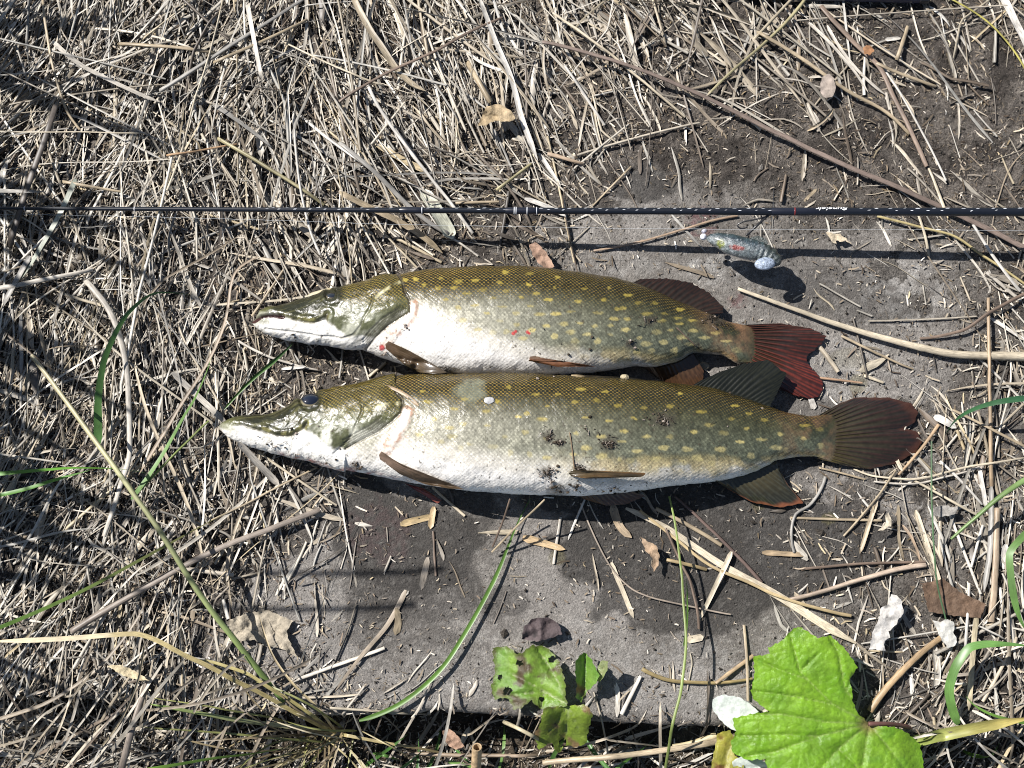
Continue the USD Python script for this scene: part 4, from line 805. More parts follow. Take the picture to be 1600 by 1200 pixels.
# ------------------------------------------------------------------ single stalks, blades and twigs traced over the photograph
BL, CR, TA, BR, GR, DK, WH, OL = (.47, .43, .37), (.52, .45, .335), (.36, .29, .195), (.165, .12, .09), (.28, .265, .24), (.085, .07, .058), (.54, .51, .46), (.30, .265, .15)
rt = np.random.RandomState(77)
def traced(name, label, cat, pts, w0, w1, kind, c0, c1=None, mat='straw', lift=None, flex=.55, parent=None, group=None, roll=None, fold=None, z0=None):
    """A stalk (round) or blade (flat, folded) that runs through points of the photograph and rests on what lies under it; lift is its rise in metres along its length."""
    pts = np.asarray(pts, float); L = np.sum(np.hypot(*np.diff(pts, axis=0).T)); n = int(np.clip(L / 7, 8, 90))
    q = resample(pts, n); u = np.linspace(0, 1, n)
    if kind != 'green' : q = q + np.stack([n2(q[:, 0], q[:, 1], 60, int(rt.randint(999)), 2) - .5, n2(q[:, 0], q[:, 1], 60, int(rt.randint(999)), 2) - .5], 1) * 3.5
    wd = (w0 + (w1 - w0) * u) * PX
    lf = np.zeros(n) if lift is None else np.interp(u, np.linspace(0, 1, len(lift)), lift)
    z = np.full(n, .008) if z0 is None else np.full(n, z0)
    if z0 is None:
        for it in (0, 1):
            w = P(q[:, 0], q[:, 1], z + (lf if it else 0)); z = settle(w[:, :2], .5 * max(w0, w1) * PX * (.9 if kind == 'stalk' else .3), flex, mark=(it == 1 and lift is None))
    c = P(q[:, 0], q[:, 1], z + lf)
    if kind == 'stalk':
        wd = wd * (1 + .07 * (n2(q[:, 0], q[:, 1], 14, int(rt.randint(999)), 2) - .5) * 2); ph = rt.uniform(0, 6); node = 1 + .13 * sum(np.exp(-((u * L - x_) / 3.0) ** 2) for x_ in rt.uniform(0, L, 1 + int(L / 120))) if name in ('reed_stalk', 'straw_stalk') else 1.0
        v, f, uv = tube(c, wd / 2 * node, 12, True, rt.uniform(.6, .9), .13, ph); per = 12
    else:
        ends = np.clip(np.minimum(u * 14 + .45, (1 - u) * (3 if kind == 'green' else 9) + .12), 0, 1)
        v, f, uv = ribbon(c, wd * ends, (rt.normal(0, .25) + rt.normal(0, .4) * u) if roll is None else np.asarray(roll[0] + (roll[1] - roll[0]) * u), rt.normal(.15, .15) if fold is None else fold); per = 3
    c1 = c0 if c1 is None else c1
    col = mixc(c0, c1, u) * (1 + .16 * np.sin(u * rt.uniform(6, 16) + rt.uniform(0, 6)))[:, None] * (.86 + .3 * n2(q[:, 0], q[:, 1], 12, int(rt.randint(999)), 2))[:, None]
    col = np.repeat(col, per, 0); col = np.vstack([col, col[:1], col[-1:]])[:len(v)]
    o = obj(name, (v, f), M[mat], parent, col, uv)
    return tag(o, label, cat, group) if parent is None else o
S, B = 'stalk', 'blade'
for name, label, pts, w0, w1, kind, c0 in [
 ('straw_stalk', 'bleached split reed piece, widest stalk in the upper left corner', [(83, 64), (125, 100), (165, 122), (250, 159)], 8, 9, B, BL),
 ('straw_stalk', 'long grey stem slanting down from the top edge at upper left', [(472, 0), (398, 47), (324, 95), (250, 142)], 5, 7, S, GR),
 ('straw_stalk', 'nearly level tan stalk crossing under the long grey stem', [(186, 69), (260, 73), (337, 83)], 6, 5, S, TA),
 ('straw_stalk', 'tan stalk running beside the lower side of the long grey stem', [(479, 30), (405, 67), (334, 98)], 5, 5, S, TA),
 ('twig', 'dark brown twig standing out in the litter at the left edge', [(88, 165), (71, 216), (51, 270), (37, 310), (14, 385)], 9, 11, S, DK),
 ('dry_straw', 'flat grey blade slanting towards the rod at upper left', [(331, 162), (380, 195), (429, 233)], 9, 7, B, GR),
 ('straw_stalk', 'olive stalk slanting down to the rod left of the thick white straw', [(341, 216), (432, 270), (506, 320)], 6, 5, S, OL),
 ('straw_stalk', 'thin pale stalk falling steeply from the top edge at left', [(348, 0), (324, 95), (300, 169), (283, 236), (260, 297)], 3, 3, S, CR),
 ('straw_stalk', 'pale straw bending down across the rod in the left third', [(459, 175), (466, 270), (483, 354), (500, 398)], 4, 4, S, WH),
 ('dry_straw', 'pale blade standing upright below the top edge at left', [(385, 0), (398, 67), (410, 132)], 8, 6, B, BL),
 ('straw_stalk', 'short reddish tan stalk lying level in the upper left litter', [(260, 243), (371, 226)], 4, 3, S, (.40, .26, .15)),
 ('straw_stalk', 'thin pale straw slanting left of the thick tan reed', [(445, 67), (540, 111), (600, 135)], 3, 3, S, CR),
 ('straw_stalk', 'white straw slanting above the rod in the left third', [(466, 179), (540, 236), (580, 262)], 5, 4, S, WH),
 ('straw_stalk', 'hair-thin level pale straw at the left edge above the rod', [(-20, 206), (100, 206), (230, 208)], 2, 2, S, CR),
 ('straw_stalk', 'yellowish stalk running down from the top edge near the left corner', [(67, 0), (73, 54), (101, 165), (125, 202)], 4, 4, S, TA),
 ('straw_stalk', 'level tan stalk just above the left part of the rod', [(95, 284), (189, 300)], 5, 4, S, TA),
 ('dry_straw', 'greenish grey blade passing under the rod near the left edge', [(118, 280), (57, 398), (20, 450)], 8, 9, B, (.33, .35, .29)),
 ('dry_straw', 'flat grey blade lying level at the left edge above the rod', [(-20, 297), (71, 299)], 8, 5, B, GR),
 ('reed_stalk', 'thick tan reed stalk running down from the top edge, frayed at its foot', [(550, -10), (574, 40), (601, 81), (628, 118), (665, 142)], 10, 12, B, (.32, .265, .185)),
 ('straw_stalk', 'long brown stem crossing the thick tan reed from left to top', [(530, 159), (597, 118), (678, 81), (732, 51), (786, 27)], 5, 4, S, BR),
 ('reed_stalk', 'long bleached reed leaf falling from the top edge in the middle', [(749, -5), (773, 61), (800, 125), (813, 175), (840, 250)], 8, 9, B, WH),
 ('straw_stalk', 'stout tan stalk ending at the orange curled leaf', [(732, 98), (766, 159)], 9, 9, S, TA),
 ('straw_stalk', 'long white straw running down to the rod past its ferrule', [(574, 132), (597, 175), (638, 233), (699, 310), (739, 364)], 5, 5, S, WH),
 ('reed_stalk', 'grey weathered stalk passing under the rod left of its middle', [(530, 223), (597, 280), (641, 324), (700, 365)], 7, 7, S, GR),
 ('reed_stalk', 'broad tan reed leaf passing under the rod towards the upper fish', [(530, 300), (580, 325), (630, 350), (692, 395)], 9, 11, B, TA),
 ('reed_strip', 'broad pale green-grey reed blade half under the rod', [(660, 297), (680, 325), (706, 374)], 20, 26, B, (.50, .50, .40)),
 ('straw_stalk', 'thin dark straw slanting right below the orange curled leaf', [(773, 202), (803, 270)], 4, 3, S, GR),
 ('straw_stalk', 'straight white straw in the litter right of the bleached reed leaf', [(881, 101), (945, 196)], 4, 4, S, WH),
 ('straw_stalk', 'long pale straw crossing the long brown stem near the top', [(864, 20), (945, 78), (1019, 138), (1070, 182)], 4, 4, S, CR),
 ('plant_stalk', 'longest brown stem, slanting from upper middle to the right edge across the rod', [(847, 66), (935, 88), (1060, 133), (1161, 182), (1232, 216), (1340, 267), (1397, 290), (1465, 321), (1549, 361), (1610, 392)], 6, 8.5, S, (.19, .145, .12)),
 ('straw_stalk', 'yellow stalk rising to the right above the rod in the middle', [(776, 297), (830, 256)], 5, 5, S, OL),
 ('dry_straw', 'short white blade touching the rod right of its second ferrule', [(820, 310), (868, 328), (884, 338)], 8, 6, B, WH),
 ('straw_stalk', 'level tan stalk just above the rod before its second ferrule', [(712, 317), (780, 316)], 5, 4, S, TA),
 ('dry_straw', 'white pointed blade end below the bleached reed leaf', [(842, 240), (876, 290)], 8, 5, B, WH),
 ('straw_stalk', 'short tan stalk on the edge of the brown soil in the upper middle', [(856, 240), (911, 256)], 6, 5, S, (.44, .33, .23)),
 ('straw_stalk', 'thin stalk rising from the rod onto the wet patch in the upper middle', [(921, 327), (986, 260)], 3, 3, S, TA),
 ('plant_stalk', 'tan stem curving up to the rod beside the lure', [(928, 392), (1000, 378), (1070, 357), (1110, 345), (1152, 337)], 3, 4, S, (.36, .26, .18)),
 ('straw_stalk', 'olive stalk slanting down left from the top edge, right of the middle', [(1259, -4), (1229, 34), (1195, 67), (1144, 111), (1107, 147)], 6, 4, S, OL),
 ('straw_stalk', 'long tan stalk slanting down right over the brown soil', [(1185, 51), (1262, 98), (1330, 145), (1384, 175), (1421, 209)], 6, 5, S, TA),
 ('plant_stalk', 'brown stem with a pale upper end falling through the upper right', [(1283, 10), (1330, 64), (1374, 105), (1397, 152), (1421, 199), (1448, 260)], 7.5, 7, S, (.23, .17, .13)),
 ('straw_stalk', 'shiny white straw beside the brown stem in the upper right', [(1379, 105), (1428, 182), (1478, 283)], 4, 3, S, WH),
 ('dry_straw', 'pale blade slanting left of the brown stem in the upper right', [(1262, 34), (1313, 84), (1357, 145)], 6, 4, B, BL),
 ('dry_straw', 'short pale blade ending beside the middle of the brown upper right stem', [(1293, 40), (1327, 94), (1384, 148)], 5, 4, B, BL),
 ('straw_stalk', 'tan stalk branching off right from the brown upper right stem', [(1360, 94), (1400, 112), (1462, 135)], 5, 5, S, TA),
 ('straw_stalk', 'short upright tan stalk on the brown soil at upper right', [(1418, 42), (1401, 93)], 6, 6, S, TA),
 ('straw_stalk', 'bent tan stalk lying alone on the soil above the long brown stem', [(1262, 204), (1285, 190), (1303, 169)], 5, 6, B, TA),
 ('straw_stalk', 'pale straw joining the long brown stem from above at right', [(1451, 263), (1462, 290), (1475, 325)], 4, 5, S, CR),
 ('straw_chip', 'bright white chip of straw on the soil at upper right', [(1384, 62), (1408, 59)], 7, 6, B, WH),
 ('green_stalk', 'thin yellow-green grass stem curving into the top right corner', [(1478, -5), (1530, 25), (1560, 50), (1602, 110)], 3, 3, S, (.38, .34, .09)),
 ('reed_strip', 'broad white reed blade in the top right corner', [(1565, -8), (1590, 40), (1612, 90)], 12, 10, B, WH),
 ('straw_chip', 'short tan stalk on bare concrete above the rod lettering', [(1256, 314), (1276, 294)], 5, 5, B, TA),
 ('reed_stalk', 'thick cream reed slanting right from the upper fish tail to the edge', [(1153, 451), (1205, 470), (1266, 492), (1320, 511), (1375, 527), (1440, 543), (1500, 553), (1610, 557)], 5, 14, S, CR),
 ('straw_stalk', 'thin tan stalk below the thick cream reed', [(1315, 525), (1370, 552), (1427, 577)], 4, 3, S, TA),
 ('straw_stalk', 'long yellowish stalk slanting from the rod to the right edge', [(1370, 337), (1437, 354), (1487, 367), (1537, 400), (1605, 446)], 4, 4, S, (.45, .37, .18)),
 ('straw_stalk', 'white weathered straw slanting across the rod shadow at right', [(1520, 350), (1562, 415), (1594, 455)], 5, 5, S, WH),
 ('straw_stalk', 'pale straw standing upright below the rod at right', [(1435, 337), (1446, 370), (1452, 402)], 4, 4, S, CR),
 ('straw_stalk', 'upright tan stalk crossing the end of the thick cream reed', [(1545, 465), (1546, 540), (1547, 640), (1549, 760)], 5, 6, S, (.33, .24, .15)),
 ('twig', 'crooked brown twig above the thick cream reed at right', [(1605, 458), (1550, 485), (1502, 517), (1437, 528)], 6, 4, S, BR),
 ('dry_straw', 'white splintered blade above the thick cream reed at the right edge', [(1547, 497), (1605, 534)], 7, 5, B, WH),
 ('straw_stalk', 'thin brown stalk poking out of the red tail fin', [(1275, 589), (1347, 598)], 4, 3, S, (.34, .22, .14)),
 ('straw_stalk', 'short cream stalk on the concrete right of the red tail fin', [(1350, 587), (1381, 598)], 5, 4, S, CR),
 ('straw_stalk', 'brown stalk leaning on the lower edge of the dark tail fin', [(1467, 664), (1444, 694), (1404, 742)], 5, 4, S, (.36, .25, .15)),
 ('straw_stalk', 'thin tan straw passing below the base of the dark tail', [(1280, 731), (1352, 749)], 3, 3, S, TA),
 ('straw_stalk', 'thin pale straw sagging below the dark tail fin, upper of two', [(1334, 733), (1370, 745), (1420, 749), (1520, 728), (1600, 716)], 3, 3, S, CR),
 ('straw_stalk', 'thin pale straw sagging below the dark tail fin, lower of two', [(1366, 753), (1420, 756), (1480, 745), (1530, 730)], 3, 3, S, BL),
 ('straw_stalk', 'pale straw slanting down right from the straw knot below the dark tail', [(1428, 750), (1480, 779), (1528, 806)], 4, 4, S, CR),
 ('straw_stalk', 'white straw slanting above the straw knot at right', [(1470, 720), (1505, 755), (1534, 788)], 4, 4, S, WH),
 ('dry_straw', 'broad white straw standing upright in the litter at lower right', [(1530, 730), (1536, 765), (1540, 795)], 6, 7, B, WH),
 ('straw_stalk', 'level tan stalk on dark concrete below the anal fin', [(1235, 809), (1280, 811), (1378, 813)], 4, 4, S, TA),
 ('dry_straw', 'tan blade slanting down left below the dark tail', [(1370, 780), (1343, 865)], 7, 6, B, TA),
 ('straw_stalk', 'thin stalk slanting beside the tan blade below the dark tail', [(1318, 837), (1370, 776), (1400, 735)], 3, 3, S, TA),
 ('reed_stalk', 'thick cream split reed standing steeply at lower right', [(1430, 797), (1450, 856), (1460, 888), (1478, 949)], 9, 11, B, CR),
 ('dry_straw', 'tan blade pointing down left of the thick cream split reed', [(1404, 790), (1404, 830), (1412, 876)], 6, 5, B, TA),
 ('dry_straw', 'narrow brownish blade touching the thick cream split reed', [(1410, 820), (1426, 845), (1438, 880)], 5, 3, B, (.34, .25, .17)),
 ('reed_stalk', 'pinkish tan stalk slanting up to the thick cream split reed', [(1232, 937), (1280, 925), (1350, 904), (1400, 890), (1446, 883)], 6, 8, S, (.44, .35, .27)),
 ('straw_stalk', 'dark level stalk above the pinkish tan stalk', [(1252, 890), (1360, 880), (1446, 878)], 4, 4, S, BR),
 ('reed_stalk', 'stout tan stalk standing at the right edge of the litter', [(1558, 795), (1556, 860), (1548, 972)], 9, 10, S, (.40, .31, .22)),
 ('reed_stalk', 'grey fibrous stalk beside the stout tan stalk at right', [(1549, 760), (1546, 860), (1538, 925)], 7, 8, B, GR),
 ('straw_stalk', 'white straw leaning left of the grey fibrous stalk', [(1536, 820), (1518, 886)], 4, 4, S, WH),
 ('straw_stalk', 'thin white straw standing above the curved green blade at right', [(1514, 912), (1508, 1012)], 4, 4, S, WH),
 ('dry_straw', 'flat tan blade standing above the curved green blade at right', [(1526, 960), (1518, 1040), (1514, 1110)], 8, 8, B, (.42, .36, .24)),
 ('reed_stalk', 'dark-sided tan stalk slanting up right of the big green leaf', [(1360, 1112), (1418, 1040), (1476, 992)], 10, 8, S, (.36, .25, .14)),
 ('straw_stalk', 'short white straw at the right edge below the stout tan stalk', [(1562, 918), (1568, 960)], 5, 5, S, WH),
 ('reed_strip', 'short wide white blade at the right edge beside the green leaf tip', [(1571, 850), (1567, 890)], 10, 11, B, WH),
 ('straw_stalk', 'tan stalk slanting to the right edge behind the curved green blade', [(1488, 640), (1545, 668), (1605, 700)], 4, 4, S, TA),
 ('dry_straw', 'white crumpled scrap right of the dark tail fin', [(1460, 650), (1478, 658), (1495, 668)], 13, 9, B, WH),
 ('reed_stalk', 'cream splintered reed slanting from the pelvic fin to the big leaf', [(978, 794), (1037, 823), (1130, 884), (1200, 922), (1299, 983), (1338, 1006)], 8, 13, B, CR),
 ('reed_stalk', 'tan splintered strip lying along the cream splintered reed', [(1000, 797), (1060, 845), (1110, 884), (1170, 910), (1240, 940), (1330, 962)], 4, 5, S, (.44, .34, .19)),
 ('straw_stalk', 'tan stalk above the cream splintered reed', [(1025, 794), (1070, 818), (1127, 852)], 6, 6, S, TA),
 ('twig', 'dark brown twig crossing onto the cream splintered reed', [(1054, 776), (1090, 808), (1136, 852), (1191, 910)], 4, 5, S, (.13, .09, .075)),
 ('straw_stalk', 'pale straight straw lying alone on the concrete below the pelvic fins', [(955, 878), (972, 920), (990, 966)], 7, 7, B, CR),
 ('straw_stalk', 'tan stalk crossing beneath the cream splintered reed', [(1142, 861), (1127, 896), (1092, 969)], 8, 6, B, CR),
 ('plant_stalk', 'hair-thin brown stem curving across the concrete below the fish', [(908, 785), (926, 832), (961, 893), (996, 925), (1066, 945), (1142, 960)], 2.5, 2.5, S, (.30, .25, .20)),
 ('straw_stalk', 'short pale straw standing below the belly of the lower fish', [(876, 808), (865, 881)], 4, 4, S, BL),
 ('bark_strip', 'tan strip of bark poking out below the lower pelvic fin', [(958, 788), (967, 820), (987, 841)], 14, 10, B, (.34, .26, .17)),
 ('plant_stalk', 'dark stem lying along the shadow of the tall grass stalk', [(1040, 826), (1066, 884), (1080, 913), (1092, 983)], 4, 4, S, BR),
 ('plant_stalk', 'grey crooked stem hanging from the anal fin', [(1240, 863), (1236, 835), (1243, 805), (1267, 788), (1290, 745)], 4, 5, S, GR),
 ('straw_stalk', 'short brown stalk beside the green grass stalk', [(1042, 875), (1104, 890)], 5, 5, S, (.33, .25, .13)),
 ('plant_stalk', 'olive brown stem lying left of the big green leaf', [(1003, 1045), (1060, 1065), (1110, 1067), (1176, 1060)], 6, 4, S, (.26, .20, .09)),
 ('straw_stalk', 'brown stalk slanting up to the big green leaf', [(1118, 1068), (1177, 1024)], 5, 6, S, (.38, .28, .17)),
 ('straw_stalk', 'thin upright stalk left of the big green leaf', [(1162, 977), (1167, 1040), (1169, 1094)], 4, 4, S, TA),
 ('straw_chip', 'tan chip on the shadow of the grass stalk', [(1073, 1000), (1099, 995)], 11, 10, B, CR),
 ('bark_strip', 'brown fibrous strip on the dark concrete below the anal fin', [(1191, 864), (1261, 867)], 8, 7, B, (.32, .24, .15)),
 ('straw_chip', 'tan chip lying level on the wet stain', [(625, 819), (650, 812), (677, 806)], 11, 9, B, (.40, .30, .16)),
 ('straw_chip', 'tan chip standing on edge at the end of the level chip', [(678, 791), (673, 826)], 9, 9, B, (.46, .34, .19)),
 ('straw_stalk', 'short tan stalk below the throat of the lower fish', [(675, 761), (700, 784), (726, 806)], 4, 4, S, CR),
 ('straw_chip', 'grey splinter standing on the wet stain', [(668, 870), (664, 895), (658, 922)], 8, 12, B, (.36, .31, .25)),
 ('straw_stalk', 'thin dark straw above the grey splinter', [(677, 830), (681, 900)], 3, 3, S, BR),
 ('plant_stalk', 'grey-brown shredded stem slanting down left on the concrete', [(634, 922), (606, 975), (569, 1020), (524, 1080)], 8, 4, B, (.34, .28, .21)),
 ('straw_chip', 'broad tan splinter lying across the shredded stem', [(619, 950), (622, 972), (617, 992)], 9, 12, B, (.40, .32, .21)),
 ('straw_stalk', 'thin straw leaning on the belly of the lower fish', [(797, 780), (783, 820), (769, 855)], 3, 3, S, BR),
 ('straw_stalk', 'thin pale stalk beside the long green blade', [(850, 780), (810, 820), (769, 862)], 3, 3, S, TA),
 ('straw_chip', 'orange tan chip alone on the concrete below the fish', [(816, 840), (846, 848), (883, 858)], 13, 8, B, (.48, .35, .20)),
 ('plant_stalk', 'thick grey-brown stem slanting across the lower left litter', [(112, 987), (229, 917), (333, 862), (417, 829), (500, 796)], 10, 8, S, (.24, .20, .165)),
 ('reed_stalk', 'bleached split stalk reaching under the snout of the lower fish', [(372, 692), (402, 722), (436, 758)], 9, 11, B, BL),
 ('reed_stalk', 'grey-white flat stalk pointing at the snout of the lower fish', [(270, 583), (310, 620), (354, 662)], 9, 9, B, BL),
 ('reed_stalk', 'long bleached stalk standing upright in the left litter', [(135, 440), (185, 520), (200, 600), (203, 700), (185, 770), (163, 838)], 9, 7, S, BL),
 ('dry_straw', 'long brown blade arching down left of the upper fish', [(402, 402), (365, 430), (352, 500), (340, 535), (275, 645), (215, 745)], 4, 6, B, (.26, .20, .14)),
 ('straw_stalk', 'pale stalk lying at the left edge below the rod', [(-15, 455), (75, 436), (145, 421)], 8, 6, S, BL),
 ('dry_straw', 'flat grey blade slanting at the left edge below the rod', [(47, 400), (0, 482)], 9, 9, B, GR),
 ('straw_stalk', 'thin straw slanting below the jaw of the lower fish', [(404, 706), (460, 746), (526, 789)], 4, 3, S, CR),
 ('straw_stalk', 'long thin tan straw crossing below the lower fish jaw', [(330, 813), (400, 779), (446, 755), (494, 731)], 3, 3, S, TA),
 ('straw_stalk', 'pale straw lying between the two fish snouts', [(372, 532), (430, 560), (496, 578)], 4, 3, S, BL),
 ('straw_chip', 'short white straw between the two fish heads', [(440, 577), (478, 573)], 5, 5, B, WH),
 ('straw_chip', 'tan sliver of reed lying over the eye of the upper fish', [(481, 463), (502, 456), (522, 450)], 7, 6, B, (.36, .30, .16)),
 ('straw_stalk', 'tan stalk pointing at the snout of the upper fish', [(446, 418), (420, 456), (394, 494)], 4, 4, S, TA),
 ('straw_chip', 'brown sliver stuck on the nape of the lower fish', [(600, 602), (630, 615), (655, 634)], 4, 6, B, (.34, .25, .16)),
 ('straw_chip', 'thin cream sliver lying on the dark tail fin', [(1385, 651), (1396, 670), (1411, 685)], 3, 4, B, CR),
 ('straw_chip', 'cream sliver sticking out below the dark tail fin', [(1393, 698), (1400, 716), (1410, 736)], 5, 6, B, CR),
 ('straw_chip', 'cream splinter lying in the fork of the red tail fin', [(1251, 555), (1256, 575), (1262, 600)], 8, 5, B, BL),
 ('straw_chip', 'white chip under the lower tip of the red tail fin', [(1266, 622), (1272, 640)], 9, 10, B, WH),
 ('straw_chip', 'thin brown straw on the flank before the red tail', [(1057, 512), (1072, 526), (1088, 541)], 2, 2, S, BR),
 ('straw_chip', 'pale sliver lying on the dorsal fin of the upper fish', [(1083, 443), (1100, 456), (1116, 471)], 3, 3, B, BL),
 ('straw_chip', 'thin upright straw stuck in grit on the lower fish', [(890, 676), (895, 705), (898, 732)], 1.5, 2, S, (.22, .15, .09)),
 ('straw_chip', 'tan sliver in the gap between the backs of the two fish', [(893, 586), (940, 590), (1002, 593)], 4, 4, B, (.42, .33, .2))]:
    traced(name, label, {'twig': 'twig', 'plant_stalk': 'plant stem', 'straw_chip': 'straw chip', 'bark_strip': 'bark', 'green_stalk': 'grass', 'reed_stalk': 'reed', 'reed_strip': 'reed', 'dry_straw': 'dry grass'}.get(name, 'straw'), pts, w0, w1, kind, c0)

# ------------------------------------------------------------------ green grass
GN, GD_, GY_ = (.10, .20, .035), (.045, .11, .03), (.26, .30, .08)
for label, pts, w0, w1, c0, c1, lift, kind in [
 ('long green grass stalk slanting across the lower left, pale at its upper end', [(50, 555), (100, 622), (155, 697), (233, 805), (320, 940), (390, 1030), (442, 1096)], 6, 9, (.62, .55, .36), (.16, .26, .06), [.03, .035, .04, .04, .03, .02, .006], S),
 ('green grass blade curving up the concrete to the lower fish belly', [(561, 1126), (610, 1108), (644, 1087), (692, 1042), (722, 997), (775, 900), (810, 815), (829, 778)], 7, 6, GN, GN, [.002, .004, .005, .005, .004, .003, .002, .001], 'green'),
 ('thin green grass stalk standing upright across the bare concrete', [(1040, 1208), (1052, 1130), (1065, 1070), (1072, 1000), (1067, 930), (1058, 840), (1046, 776)], 4.5, 3, (.24, .30, .09), (.20, .27, .07), [.03, .032, .03, .027, .02, .012, .006], S),
 ('second thin green stalk beside the upright one, shorter', [(1068, 1010), (1074, 960), (1074, 930), (1072, 905)], 3, 3, GN, GN, [.02, .02, .018, .016], 'green'),
 ('wide green grass blade bending over in the left litter', [(153, 697), (153, 637), (160, 575), (175, 532), (207, 482), (250, 457), (297, 461)], 13, 3, (.085, .18, .05), GD_, [.008, .015, .018, .018, .016, .012, .006], 'green'),
 ('pale green blade slanting up the left litter to the brown blade', [(205, 780), (254, 710), (287, 651), (305, 621), (331, 556)], 8, 5, (.15, .25, .09), (.12, .23, .06), [.01, .016, .018, .016, .01], 'green'),
 ('thin green stalk below the pale green blade', [(217, 768), (270, 712), (326, 658)], 4, 3, (.18, .24, .07), (.2, .24, .07), [.01, .012, .01], S),
 ('dark green blade lying between the two snouts', [(350, 640), (392, 595), (433, 560), (458, 536)], 3, 8, GN, GD_, [.004, .01, .012, .01], 'green'),
 ('bright green blade entering at the left edge, upper of two', [(-20, 742), (60, 735), (120, 731), (175, 732), (243, 743)], 7, 3, (.11, .27, .04), (.09, .22, .03), [.03, .032, .032, .03, .022], 'green'),
 ('bright green blade entering at the left edge, lower of two', [(-20, 777), (40, 764), (75, 753), (140, 735)], 7, 4, (.11, .27, .04), (.09, .22, .03), [.024, .026, .027, .026], 'green'),
 ('dark green blade with a brown tip slanting over the thick stem', [(-20, 988), (60, 955), (125, 925), (233, 867), (300, 830), (356, 800)], 6, 3, GN, (.16, .14, .06), [.016, .02, .022, .02, .016, .01], 'green'),
 ('bright green blade along the bottom edge at left', [(220, 1204), (280, 1194), (333, 1185), (400, 1177), (455, 1166)], 6, 4, (.15, .27, .04), (.12, .22, .04), [.03, .035, .035, .035, .03], 'green'),
 ('dark green blade curving in from the right edge beside the dark tail', [(1608, 622), (1560, 628), (1520, 640), (1495, 655), (1475, 684)], 10, 3, (.045, .13, .06), (.05, .14, .05), [.03, .03, .026, .02, .012], 'green'),
 ('pale green stalk slanting in from the right edge at mid height', [(1610, 745), (1564, 776), (1532, 802), (1486, 842)], 9, 4, (.17, .26, .09), (.15, .23, .08), [.03, .027, .022, .014], S),
 ('hair-thin green stalk standing in the litter at right', [(1455, 690), (1457, 800), (1462, 890), (1478, 968)], 2.5, 2.5, (.08, .15, .07), (.08, .15, .07), [.02, .02, .016, .01], S),
 ('broad green blade at the right edge with a yellow rim', [(1618, 822), (1592, 845), (1577, 868), (1580, 905), (1588, 950), (1606, 990)], 10, 10, (.12, .22, .06), (.10, .20, .05), [.03, .03, .028, .024, .018, .012], 'green'),
 ('green blade arching from the ground to the right edge above the striped leaf', [(1498, 1132), (1486, 1100), (1483, 1080), (1490, 1050), (1502, 1027), (1519, 1010), (1551, 1006), (1615, 1011)], 13, 12, (.13, .25, .06), (.10, .22, .055), [.012, .018, .022, .026, .028, .03, .03, .03], 'green'),
 ('yellow-green striped blade beside the big green leaf', [(1424, 1160), (1480, 1147), (1545, 1134), (1615, 1121)], 19, 13, (.24, .30, .08), (.46, .36, .12), [.016, .02, .022, .024], 'green'),
 ('small green blade curling near the bottom right corner', [(1500, 1168), (1520, 1180), (1540, 1183), (1562, 1160)], 7, 4, GN, (.14, .24, .06), [.006, .01, .012, .012], 'green'),
 ('thin green blade at the right edge pointing up', [(1610, 1130), (1560, 1120), (1520, 1100), (1508, 1086)], 5, 3, GN, GN, [.006, .008, .008, .005], 'green')]:
    traced('green_shoot' if kind == 'green' else 'green_stalk', label, 'grass', pts, w0, w1, kind, c0, c1, 'blade', lift, .6, z0=.004 if 'lower fish belly' in label else None)

for tx, ty, nb, lab in ((-370, 20, 80, 'tall reed clump standing left of the picture, upper one'), (-380, 330, 80, 'tall reed clump standing left of the picture, middle one'), (-370, 640, 80, 'tall reed clump standing left of the picture, lower one')):
    clump = thing('reed_clump', lab, 'reeds'); rq = np.random.RandomState(int(900 + ty))
    for k in range(nb):
        b0 = P(tx + rq.normal(0, 70), ty + rq.normal(0, 110), 0); hgt = rq.uniform(.16, .58); an = rq.uniform(0, 6.28); sp_ = rq.uniform(.03, .12)
        t_ = np.linspace(0, 1, 9); c_ = b0 + np.stack([np.cos(an) * sp_ * t_ ** 1.8 - .03 * t_, np.sin(an) * sp_ * t_ ** 1.8, hgt * t_ * (1 - .18 * t_)], 1)
        v, f, uv = ribbon(c_, rq.uniform(.007, .016) * np.clip((1 - t_) * 3 + .08, 0, 1), rq.uniform(0, 3.14), .2); obj('blade', (v, f), M['blade'], clump, np.array([.10, .18, .045]) * rq.uniform(.7, 1.3), uv)

for k, (yy, hh, lab) in enumerate(((.048, .50, 'upper of two added bent stalks out of view, casting a shadow bar'), (.006, .47, 'lower of two added bent stalks out of view, casting a shadow bar'))):
    c_ = resample(np.array([(-.80, yy - .02, 0), (-.79, yy - .01, .2), (-.75, yy, .38), (-.67, yy, hh - .02), (-.58, yy, hh), (-.44, yy - .004, hh - .02)]), 40)  # unseen stalks, added to throw the two soft shadow bars on the slab
    t_ = np.r_[0, np.cumsum(np.linalg.norm(np.diff(c_, axis=0), axis=1))]; v, f, uv = tube(c_, .0023, 8); tag(obj('reed_stalk', (v, f), M['blade'], None, (.20, .24, .08), uv), lab, 'reed')

